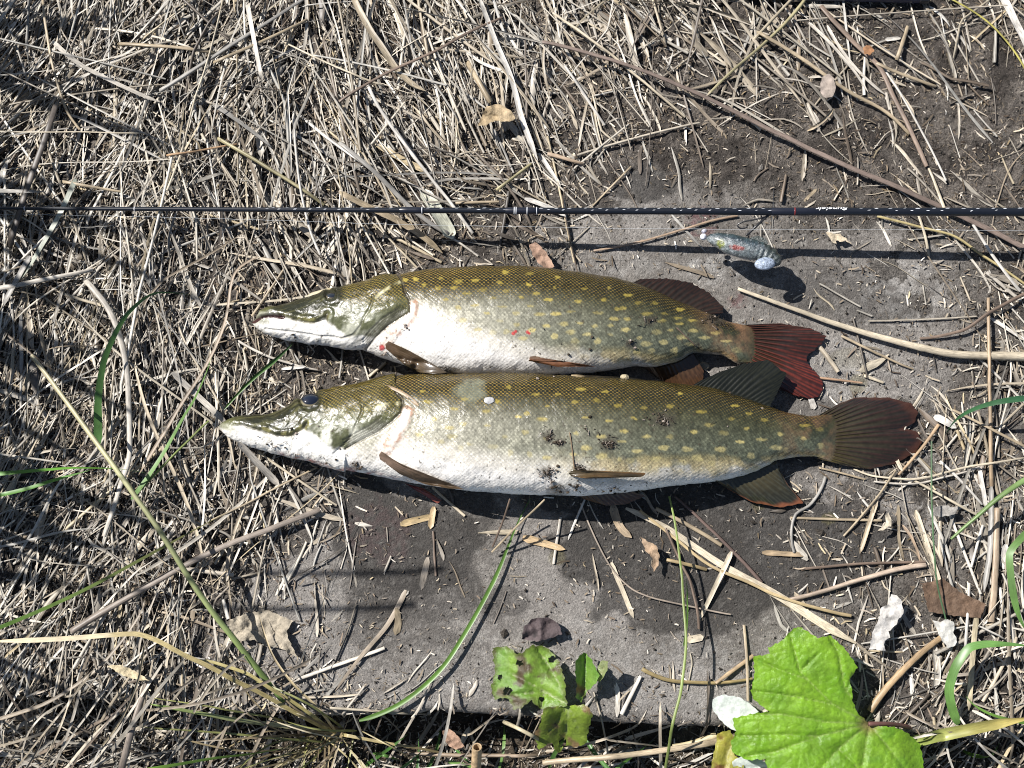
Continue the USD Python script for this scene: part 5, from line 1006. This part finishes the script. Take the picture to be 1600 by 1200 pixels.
# dry grass tuft rooted under the slab edge at lower left
tuft = thing('grass_tuft', 'dry yellow grass tuft rooted at the slab edge, lower left', 'grass tuft')
rw = np.random.RandomState(41)
for pts, w0, w1, c0, c1, lift in [
  ([(524, 1146), (475, 1121), (375, 1067), (292, 1025), (208, 991), (104, 998), (-20, 1002)], 6, 7, (.40, .33, .13), (.46, .37, .21), [.0, .02, .035, .045, .05, .045, .04]),
  ([(526, 1147), (500, 1142), (375, 1125), (233, 1100)], 7, 5, (.48, .42, .28), (.20, .30, .07), [.0, .01, .03, .04]),
  ([(524, 1146), (470, 1105), (420, 1075), (380, 1050), (300, 1030)], 6, 4, (.36, .31, .12), (.42, .36, .16), [.0, .015, .025, .03, .03]),
  ([(527, 1146), (490, 1100), (450, 1060), (420, 1010), (405, 960)], 4, 3, (.42, .35, .2), (.42, .33, .2), [.0, .012, .016, .014, .01]),
  ([(530, 1148), (600, 1160), (700, 1178)], 5, 3, (.34, .28, .13), (.3, .24, .12), [0, .012, .01])]:
    traced('blade', None, None, pts, w0, w1, B, c0, c1, 'straw', lift, .6, tuft)
for k in range(44):
    a = math.radians(rw.choice([rw.normal(205, 30), rw.normal(250, 45), rw.normal(155, 18)], p=[.5, .38, .12])); L = rw.uniform(70, 330)
    cu = rw.normal(0, .35); t = np.linspace(0, 1, 5)
    x0, y0 = 522 + rw.normal(0, 22), 1150 + rw.normal(0, 9)
    pts = np.stack([x0 + L * t * np.cos(a + cu * t), y0 - L * t * np.sin(a + cu * t)], 1)
    h = rw.uniform(.012, .05); c = np.array([(.40, .34, .18), (.34, .27, .15), (.26, .27, .09), (.46, .40, .27), (.22, .17, .10)][rw.randint(5)]) * rw.uniform(.8, 1.1)
    traced('blade', None, None, pts, rw.uniform(1.5, 4.2), rw.uniform(1, 2.4), B, c * .85, c * .85, 'straw', [0, .5 * h, h, h, .7 * h], .6, tuft)
# hanging straw over the dark gap at the bottom, left and right
def loose(n, box, ang, sd, L0, L1, lab, grp, w=(2, 6), h=(.01, .05), tones=None, mat='straw', name='dry_straw', cat='dry grass'):
    for k in range(n):
        a = math.radians(rw.normal(ang, sd)); L = math.exp(rw.uniform(math.log(L0), math.log(L1))); x, y = rw.uniform(box[0], box[2]), rw.uniform(box[1], box[3]); cu = rw.normal(0, .25)
        t = np.linspace(-.5, .5, 6); pts = np.stack([x + L * t * math.cos(a) + cu * L * t * t * math.sin(a), y - L * t * math.sin(a) + cu * L * t * t * math.cos(a)], 1)
        hh = rw.uniform(*h); c = tone(rw, .2) * .9 if tones is None else np.array(tones[rw.randint(len(tones))]) * rw.uniform(.8, 1.15)
        w0_ = rw.uniform(*w); b_ = np.mean(c); an_ = math.degrees(a) % 180
        kk = min(range(len(MARKS)), key=lambda i: (MARKS[i][1] - x) ** 2 + (MARKS[i][2] - y) ** 2)
        lb = '%s %s %s %s %s' % ('broad' if w0_ > 4.6 else ('thin' if w0_ < 3 else ('long' if L > 170 else 'short')), ('dark green' if b_ < .095 else 'light green') if cat == 'grass' else ('dark brown' if b_ < .17 else ('pale' if b_ > .38 else 'tan')),
                               'level' if an_ < 20 or an_ > 160 else ('upright' if 70 < an_ < 110 else ('right-leaning' if an_ < 90 else 'left-leaning')), lab, MARKS[kk][0])
        traced(name, lb, cat, pts, w0_, rw.uniform(1.5, w[1] * .8), B if mat == 'straw' else 'green', c, c, mat, [hh * .5, hh, hh * 1.1, hh * .8, hh * .3], .5, None, grp)
loose(26, (-30, 1040, 420, 1200), 48, 18, 120, 330, 'hanging dry blade', 'dry grass blades hanging over the bottom left gap')
loose(14, (600, 1150, 1120, 1205), 10, 40, 60, 200, 'dry blade low down', 'dry blades in the gap along the bottom edge', h=(.002, .02))
loose(12, (1420, 1140, 1610, 1205), 40, 50, 60, 180, 'dry blade low down', 'dry blades in the bottom right gap', h=(.002, .02))
loose(15, (600, 1165, 1010, 1215), 30, 55, 40, 130, 'sprouting grass blade', 'small green blades along the bottom edge', (3, 8), (.004, .03), [(.06, .15, .03), (.09, .2, .04), (.12, .22, .05)], 'blade', 'green_shoot', 'grass')
for label, pts, w0, w1, c0, lift in [
  ('long tan reed lying along the bottom edge', [(848, 1192), (900, 1187), (981, 1180), (1115, 1160), (1150, 1150)], 8, 9, (.42, .34, .23), [.03, .03, .03, .034, .036]),
  ('brown level reed at the bottom edge behind the cut stub', [(640, 1178), (700, 1180), (838, 1181)], 6, 5, (.26, .2, .14), [.024, .024, .024]),
  ('pale curled blade lying left of the yellowing leaf', [(1051, 1166), (1085, 1160), (1119, 1149)], 6, 10, (.50, .42, .25), [.04, .042, .044]),
  ('pale tan stalk under the torn leaf at the slab edge', [(788, 1128), (820, 1144), (850, 1160)], 6, 5, (.48, .42, .28), [.03, .03, .03]),
  ('grey stem hanging down over the slab edge at left', [(233, 1058), (215, 1110), (200, 1160), (190, 1205)], 8, 10, (.24, .20, .165), [.012, .03, .04, .04])]:
    traced('reed_stalk', label, 'reed', pts, w0, w1, S, c0, None, 'straw', lift)
stub = thing('reed_stub', 'cut hollow reed stub standing up at the bottom edge', 'reed')
b, tp = P(742, 1235, LOW + .01), P(745.5, 1167, .004); ax_ = tp - b; hgt = np.linalg.norm(ax_)
prof = np.array([(.0045, 0), (.0042, hgt * .5), (.0041, hgt - .001), (.0037, hgt), (.0029, hgt - .0004), (.0027, hgt - .018), (.0001, hgt - .019)])
sm_ = trimesh.creation.revolve(prof, sections=24); Tm = trimesh.geometry.align_vectors([0, 0, 1], ax_ / hgt); Tm[:3, 3] = b; sm_.apply_transform(Tm)
obj('stem', sm_, M['bark'], stub, (.46, .33, .19), smooth=40)

# ------------------------------------------------------------------ broad leaves
def leaf_mesh(poly, veins, zf, step=5.0, serr=1.6, seed=0, wrinkle=.0012, c_in=(.15, .30, .03), c_out=(.20, .36, .04), vein_c=(.30, .36, .12), vein_w=1.6, blotch=None, edgec=None, holes=()):
    """A leaf blade inside an outline on the photograph: veins sunk, flesh between them raised, edge toothed."""
    p = np.array(poly, float); L = np.sum(np.hypot(*np.diff(np.vstack([p, p[:1]]), axis=0).T))
    ring = linres(np.vstack([p, p[:1]]), max(24, int(L / 3.2)))[:-1]
    rs_ = np.random.RandomState(seed); nrm = np.roll(ring, -1, 0) - np.roll(ring, 1, 0); nrm = np.stack([nrm[:, 1], -nrm[:, 0]], 1) / np.maximum(np.hypot(*nrm.T), 1e-6)[:, None]
    k = np.arange(len(ring)); ring = ring + nrm * (serr * ((k % 4) / 4.0 - .4) * 2 * rs_.uniform(.3, 1.2, len(ring)) + 2.0 * (n2(ring[:, 0], ring[:, 1], 16, seed, 2) - .5) * serr)[:, None]
    pg = Polygon(ring).buffer(0); pg = max(pg.geoms, key=lambda g: g.area) if hasattr(pg, 'geoms') else pg
    ring = np.array(pg.exterior.coords)[:-1]
    x0, y0, x1, y1 = pg.bounds; gx_, gy_ = np.meshgrid(np.arange(x0, x1, step), np.arange(y0, y1, step)); g = np.stack([gx_.ravel(), gy_.ravel()], 1) + rs_.uniform(-.3, .3, (gx_.size, 2)) * step
    g = g[shapely.contains_xy(pg.buffer(-step * .5), g[:, 0], g[:, 1])]
    q = np.vstack([ring, g]); tri = Delaunay(q).simplices; cen = q[tri].mean(1); tri = tri[shapely.contains_xy(pg, cen[:, 0], cen[:, 1])]; cen = q[tri].mean(1)
    for hx_, hy_, hr_ in holes: keep_ = np.hypot(cen[:, 0] - hx_, cen[:, 1] - hy_) + 5 * (n2(cen[:, 0], cen[:, 1], 7, 3, 2) - .5) > hr_; tri = tri[keep_]; cen = cen[keep_]
    X, Y = q[:, 0], q[:, 1]; z = zf(X, Y); vd = np.full(len(q), 99.0); va = np.zeros(len(q)); wv = np.zeros(len(q))
    for line, ww in veins:
        d_, _, al = seg_dist(X, Y, line); vd_ = d_ / (ww * (1.15 - .75 * al)); better = vd_ < vd; va = np.where(better, al, va); vd = np.where(better, vd_, vd)
    z = z + wrinkle * smoothstep(1, 9, vd) + wrinkle * 1.5 * (n2(X, Y, 40, seed, 3) - .5) * 2 - wrinkle * .7 * smoothstep(1.6, .3, vd)
    pts_ = rs_.uniform([x0, y0], [x1, y1], (max(6, int(pg.area / 150)), 2)); d2_ = cKDTree(pts_).query(q, k=2)[0]; net = smoothstep(3.2, .6, d2_[:, 1] - d2_[:, 0]); z = z - wrinkle * .35 * net
    col = mixc(c_in, c_out, smoothstep(.3, .7, n2(X, Y, 45, seed + 1, 3))) * (.86 + .28 * n2(X, Y, 9, seed + 6, 2))[..., None]
    col = mixc(col, vein_c, .12 * net)
    col = mixc(col, vein_c, .8 * smoothstep(vein_w, .3, vd))
    if blotch is not None: col = mixc(col, blotch[0], blotch[2] * smoothstep(blotch[1], blotch[1] + .08, n2(X, Y, 22, seed + 2, 4)))
    if edgec is not None: col = mixc(col, edgec, .8 * smoothstep(7, 1, np.array(shapely.distance(pg.exterior, shapely.points(X, Y)))))
    w = P(X, Y, z); t = tri.copy(); nn = np.cross(w[t[:, 1]] - w[t[:, 0]], w[t[:, 2]] - w[t[:, 0]])[:, 2]; t[nn < 0] = t[nn < 0][:, ::-1]
    return (w, t), col
J = (1358, 1131)
big_poly = [(1359, 1132), (1340, 1114), (1332, 1095), (1332, 1082), (1327, 1062), (1340, 1043), (1330, 1027), (1319, 1012), (1296, 993), (1278, 997), (1262, 986), (1246, 979), (1233, 988), (1223, 1001), (1200, 1012), (1202, 1022), (1177, 1025), (1179, 1053), (1174, 1079), (1177, 1092), (1190, 1104), (1203, 1112), (1181, 1114), (1145, 1123), (1150, 1144), (1142, 1160), (1145, 1176), (1168, 1187), (1196, 1186), (1200, 1212), (1250, 1236), (1330, 1246), (1400, 1232), (1444, 1206), (1442, 1183), (1437, 1163), (1421, 1147), (1402, 1137), (1379, 1134)]
bl = thing('broad_leaf', 'big bright green toothed leaf at the bottom right', 'leaf')
veins = [([J, (1300, 1100), (1250, 1050), (1235, 990)], 1.3), ([J, (1290, 1128), (1220, 1116), (1160, 1118)], 1.3), ([J, (1280, 1150), (1210, 1175), (1165, 1182)], 1.5), ([J, (1310, 1170), (1270, 1215), (1250, 1240)], 1.5), ([J, (1350, 1180), (1340, 1240)], 1.4), ([J, (1390, 1170), (1420, 1210)], 1.3), ([J, (1320, 1075), (1310, 1020), (1296, 995)], 1.2), ([(1300, 1100), (1240, 1088), (1180, 1080)], .9), ([(1262, 1062), (1215, 1045), (1180, 1030)], .8), ([(1322, 1080), (1335, 1050)], .7), ([(1250, 1050), (1280, 1020)], .7), ([(1280, 1150), (1230, 1148), (1150, 1150)], .8), ([(1310, 1170), (1340, 1200)], .7)]
zb = lambda X, Y: .024 + .006 * np.cos((X - 1270) / 85) + .010 * smoothstep(1180, 1000, Y) - .004 * smoothstep(30, 0, np.hypot(X - J[0], Y - J[1])) - .008 * smoothstep(1400, 1450, X)
m_, c_ = leaf_mesh(big_poly, veins, zb, 2.4, 1.5, 3, .0013, (.14, .30, .016), (.205, .385, .026), (.24, .35, .08), 1.5, ((.10, .24, .02), .60, .5), None)
jd = np.hypot(*(np.array(proj(m_[0])) - np.array(J)[:, None])); vdj = smoothstep(26, 3, jd)
c_ = mixc(c_, (.20, .10, .07), .7 * vdj)
obj('blade', m_, M['leaf'], bl, c_)
v, f, uv = tube(resample(np.vstack([P(1357, 1131, .028), P(1380, 1131, .024), P(1410, 1134, .008), P(1450, 1150, -.03)]), 24), 3.2 * PX, 10); obj('stalk', (v, f), M['blade'], bl, (.17, .085, .07), uv)
m_, c_ = leaf_mesh([(1113, 1092), (1129, 1085), (1155, 1089), (1173, 1101), (1186, 1112), (1170, 1119), (1146, 1124), (1151, 1143), (1138, 1136), (1124, 1124), (1113, 1108)], [([(1186, 1114), (1150, 1104), (1116, 1096)], 1.2), ([(1150, 1104), (1146, 1124)], .8)], lambda X, Y: .016 + .0006 * (Y - 1085) * .2 + 0 * X, 4, 1.0, 8, .001, (.60, .66, .60), (.68, .72, .68), (.5, .56, .5), 1.2)
tag(obj('turned_leaf', m_, M['leaf'], None, c_), 'pale downy underside of a folded leaf left of the big green leaf', 'leaf')
m_, c_ = leaf_mesh([(1120, 1146), (1141, 1140), (1151, 1160), (1147, 1178), (1160, 1188), (1166, 1215), (1110, 1218), (1112, 1190), (1118, 1165)], [([(1150, 1150), (1135, 1180), (1130, 1212)], 1.2)], lambda X, Y: .004 + 0 * X, 4, 1.2, 12, .002, (.30, .30, .05), (.38, .33, .06), (.36, .34, .14), 1.4, ((.16, .06, .03), .6, .9))
tag(obj('yellow_leaf', m_, M['leaf'], None, c_), 'yellowing leaf with brown spots at the bottom edge', 'leaf')
m_, c_ = leaf_mesh([(1143, 1190), (1160, 1181), (1190, 1186), (1210, 1200), (1200, 1216), (1150, 1214)], [([(1150, 1200), (1205, 1200)], 1)], lambda X, Y: .004 + 0 * X, 4, 1.2, 14, .002, (.58, .64, .58), (.66, .7, .66), (.5, .56, .5), 1.2)
tag(obj('turned_leaf', m_, M['leaf'], None, c_), 'pale downy leaf underside below the big green leaf at the bottom edge', 'leaf')

tl = thing('torn_leaf', 'torn shiny green leaf with dark holes hanging over the slab edge', 'leaf')
m_, c_ = leaf_mesh([(769, 1012), (794, 1010), (808, 1023), (819, 1017), (831, 1008), (850, 1009), (862, 1018), (874, 1034), (880, 1052), (883, 1070), (884, 1090), (888, 1103), (870, 1106), (850, 1109), (837, 1102), (830, 1094), (815, 1106), (803, 1110), (796, 1096), (790, 1090), (772, 1094), (767, 1074), (773, 1050), (770, 1030)], [([(886, 1100), (850, 1080), (795, 1050)], 1.6), ([(886, 1100), (870, 1060), (840, 1015)], 1.3), ([(850, 1080), (800, 1086)], 1.0), ([(850, 1080), (845, 1106)], .9)], lambda X, Y: .006 + .012 * smoothstep(800, 880, X) * smoothstep(1010, 1080, Y) + .004 * np.sin(X / 14), 3.6, 1.8, 21, .0024, (.12, .24, .03), (.19, .32, .04), (.30, .34, .16), 1.4, ((.09, .05, .04), .53, .9), (.10, .12, .03), ((793, 1080, 7), (812, 1036, 5), (862, 1030, 6), (846, 1092, 4), (782, 1058, 4)))
obj('lobe', m_, M['leaf'], tl, c_)
m_, c_ = leaf_mesh([(850, 1106), (880, 1103), (916, 1101), (926, 1115), (922, 1130), (919, 1143), (916, 1162), (900, 1168), (885, 1164), (872, 1177), (866, 1170), (862, 1160), (850, 1166), (842, 1172), (834, 1148), (845, 1130)], [([(888, 1104), (886, 1140), (875, 1174)], 1.4), ([(888, 1104), (910, 1150)], 1), ([(888, 1104), (850, 1150)], 1)], lambda X, Y: .018 - .03 * smoothstep(1105, 1180, Y) + .004 * np.sin(X / 11), 3.6, 1.5, 24, .002, (.17, .25, .03), (.22, .31, .04), (.26, .32, .12), 1.4, ((.20, .12, .07), .57, .9), None, ((880, 1160, 5),))
obj('lobe', m_, M['leaf'], tl, c_)
m_, c_ = leaf_mesh([(898, 1043), (900, 1031), (912, 1018), (925, 1031), (932, 1045), (937, 1056), (931, 1068), (916, 1081), (908, 1098), (899, 1090), (901, 1071), (899, 1058)], [([(905, 1096), (912, 1060), (914, 1022)], 1.2)], lambda X, Y: .014 + .012 * np.abs(X - 915) / 20, 3.2, 1.4, 27, .002, (.10, .22, .03), (.16, .30, .04), (.25, .3, .14), 1.2, ((.16, .07, .04), .60, .9))
obj('lobe', m_, M['leaf'], tl, c_)
m_, c_ = leaf_mesh([(933, 1043), (941, 1031), (950, 1034), (949, 1046), (944, 1056), (937, 1066), (931, 1062)], [([(936, 1064), (946, 1036)], 1)], lambda X, Y: .020 + .0004 * (X - 930), 3, 1.0, 29, .0015, (.16, .22, .07), (.24, .28, .12), (.3, .3, .16), 1.2, ((.16, .09, .05), .60, .8))
obj('lobe', m_, M['leaf'], tl, c_)
for label, poly, zz, wr, ca, cb, mat in [
  ('orange tan curled leaf in the litter above the rod', [(746, 197), (752, 182), (759, 166), (780, 162), (800, 174), (806, 186), (795, 190), (773, 188), (760, 196)], .020, .006, (.34, .25, .14), (.42, .33, .21), 'dryleaf'),
  ('dark purplish crumpled leaf above the torn green leaf', [(815, 999), (818, 980), (833, 966), (855, 964), (872, 974), (879, 991), (862, 997), (838, 1003)], .006, .007, (.055, .04, .042), (.10, .075, .075), 'dryleaf'),
  ('grey-tan shredded dead leaf left of the bare concrete', [(352, 972), (385, 958), (417, 953), (458, 970), (448, 986), (452, 1000), (464, 1026), (436, 1012), (417, 1009), (396, 1000), (374, 1002)], .003, .006, (.30, .26, .20), (.38, .33, .25), 'dryleaf'),
  ('white scrap of birch bark right of the big green leaf', [(1392, 928), (1402, 931), (1409, 938), (1410, 946), (1413, 958), (1404, 968), (1400, 976), (1389, 986), (1391, 996), (1381, 1002), (1383, 1018), (1370, 1015), (1358, 1014), (1362, 998), (1364, 986), (1370, 974), (1374, 966), (1376, 948), (1386, 946)], .017, .004, (.46, .44, .41), (.54, .52, .48), 'bark'),
  ('smaller white bark scrap lying flat right of the larger scrap', [(1456, 968), (1468, 972), (1480, 967), (1492, 974), (1490, 988), (1496, 1002), (1490, 1011), (1480, 1012), (1470, 997), (1464, 984)], .006, .003, (.42, .41, .38), (.48, .47, .43), 'bark'),
  ('orange-brown dead leaf pressed flat under the right litter', [(1440, 912), (1474, 904), (1500, 925), (1541, 944), (1532, 966), (1490, 962), (1450, 955)], .003, .003, (.11, .07, .045), (.17, .105, .065), 'dryleaf'),
  ('tan dead leaf standing at lower left over the slab edge', [(167, 1040), (186, 1039), (205, 1045), (222, 1055), (234, 1064), (214, 1062), (192, 1056)], .040, .004, (.48, .40, .25), (.54, .46, .3), 'dryleaf'),
  ('brown curled leaf below the bark strip', [(1000, 838), (1013, 846), (1026, 852), (1031, 868), (1028, 884), (1022, 894), (1018, 884), (1020, 872), (1008, 860)], .009, .006, (.32, .22, .14), (.42, .31, .21), 'dryleaf'),
  ('grey flat leaf scrap in the right litter below the straw knot', [(1458, 792), (1480, 790), (1498, 794), (1492, 804), (1470, 808), (1458, 806)], .010, .003, (.26, .24, .22), (.32, .30, .27), 'dryleaf'),
  ('pale twisted leaf scrap below the dark tail', [(1388, 800), (1393, 812), (1392, 822), (1378, 829), (1371, 830), (1384, 818), (1383, 806)], .012, .004, (.44, .38, .28), (.50, .44, .34), 'dryleaf'),
  ('brown dead leaf in the dark gap at the bottom left of the cut stub', [(690, 1142), (702, 1138), (716, 1150), (726, 1168), (712, 1172), (698, 1162)], -.03, .006, (.30, .19, .13), (.36, .24, .17), 'dryleaf'),
  ('pinkish bark flake on the soil at upper right', [(1284, 120), (1296, 115), (1304, 124), (1306, 140), (1300, 152), (1286, 152), (1281, 138)], .006, .002, (.30, .25, .21), (.36, .30, .26), 'bark'),
  ('cream splintered flakes on the concrete below the rod lettering', [(1290, 362), (1300, 364), (1314, 366), (1324, 374), (1316, 378), (1306, 376), (1308, 384), (1300, 378)], .006, .004, (.46, .38, .26), (.54, .46, .34), 'dryleaf'),
  ('orange leaf scrap beside the brown stem at upper right', [(1348, 74), (1358, 70), (1366, 78), (1360, 86), (1350, 84)], .008, .004, (.34, .17, .08), (.40, .22, .1), 'dryleaf'),
  ('reddish fibrous bark piece above the back of the upper fish', [(826, 382), (838, 378), (852, 392), (866, 416), (856, 420), (842, 412), (832, 398)], .014, .006, (.26, .16, .11), (.32, .21, .15), 'bark')]:
    X_, Y_ = np.array(poly, float).T; w = P(X_.mean(), Y_.mean(), zz); i, j = hidx(*w[:2]); base_z = max(zz, hm[max(i - 3, 0):i + 4, max(j - 3, 0):j + 4].max() + .001) if zz > 0 else zz
    m_, c_ = leaf_mesh(poly, [([(X_[0], Y_[0]), (X_.mean(), Y_.mean())], .6)], lambda X, Y, b=base_z, wr=wr, x=X_.mean(), y=Y_.mean(): b + wr * (n2(X, Y, 13, int(x) % 97, 3) - .3) * 2 + wr * .02 * np.abs(X - x) * .4, 2.6, 1.2, int(X_.mean()) % 91, .0006, ca, cb, np.array(ca) * .7, 1.0, (np.array(ca) * .3, .66, .8))
    tag(obj('bark_scrap' if mat == 'bark' else 'dead_leaf', m_, M[mat], None, c_), label, 'bark' if mat == 'bark' else 'leaf')
same = {}
for p_ in stage.GetPrimAtPath('/World').GetChildren():
    g_, l_ = p_.GetCustomDataByKey('group'), p_.GetCustomDataByKey('label')
    if g_ and l_: same.setdefault(l_, []).append(p_)
for l_, ps_ in same.items():
    if len(ps_) > 1:
        ps_.sort(key=lambda p_: np.mean([q_[0] for q_ in UsdGeom.Mesh(p_).GetPointsAttr().Get()]))
        for k, p_ in enumerate(ps_): p_.SetCustomDataByKey('label', l_ + (', leftmost' if k == 0 else (', rightmost' if k == len(ps_) - 1 else ', middle')))
#END
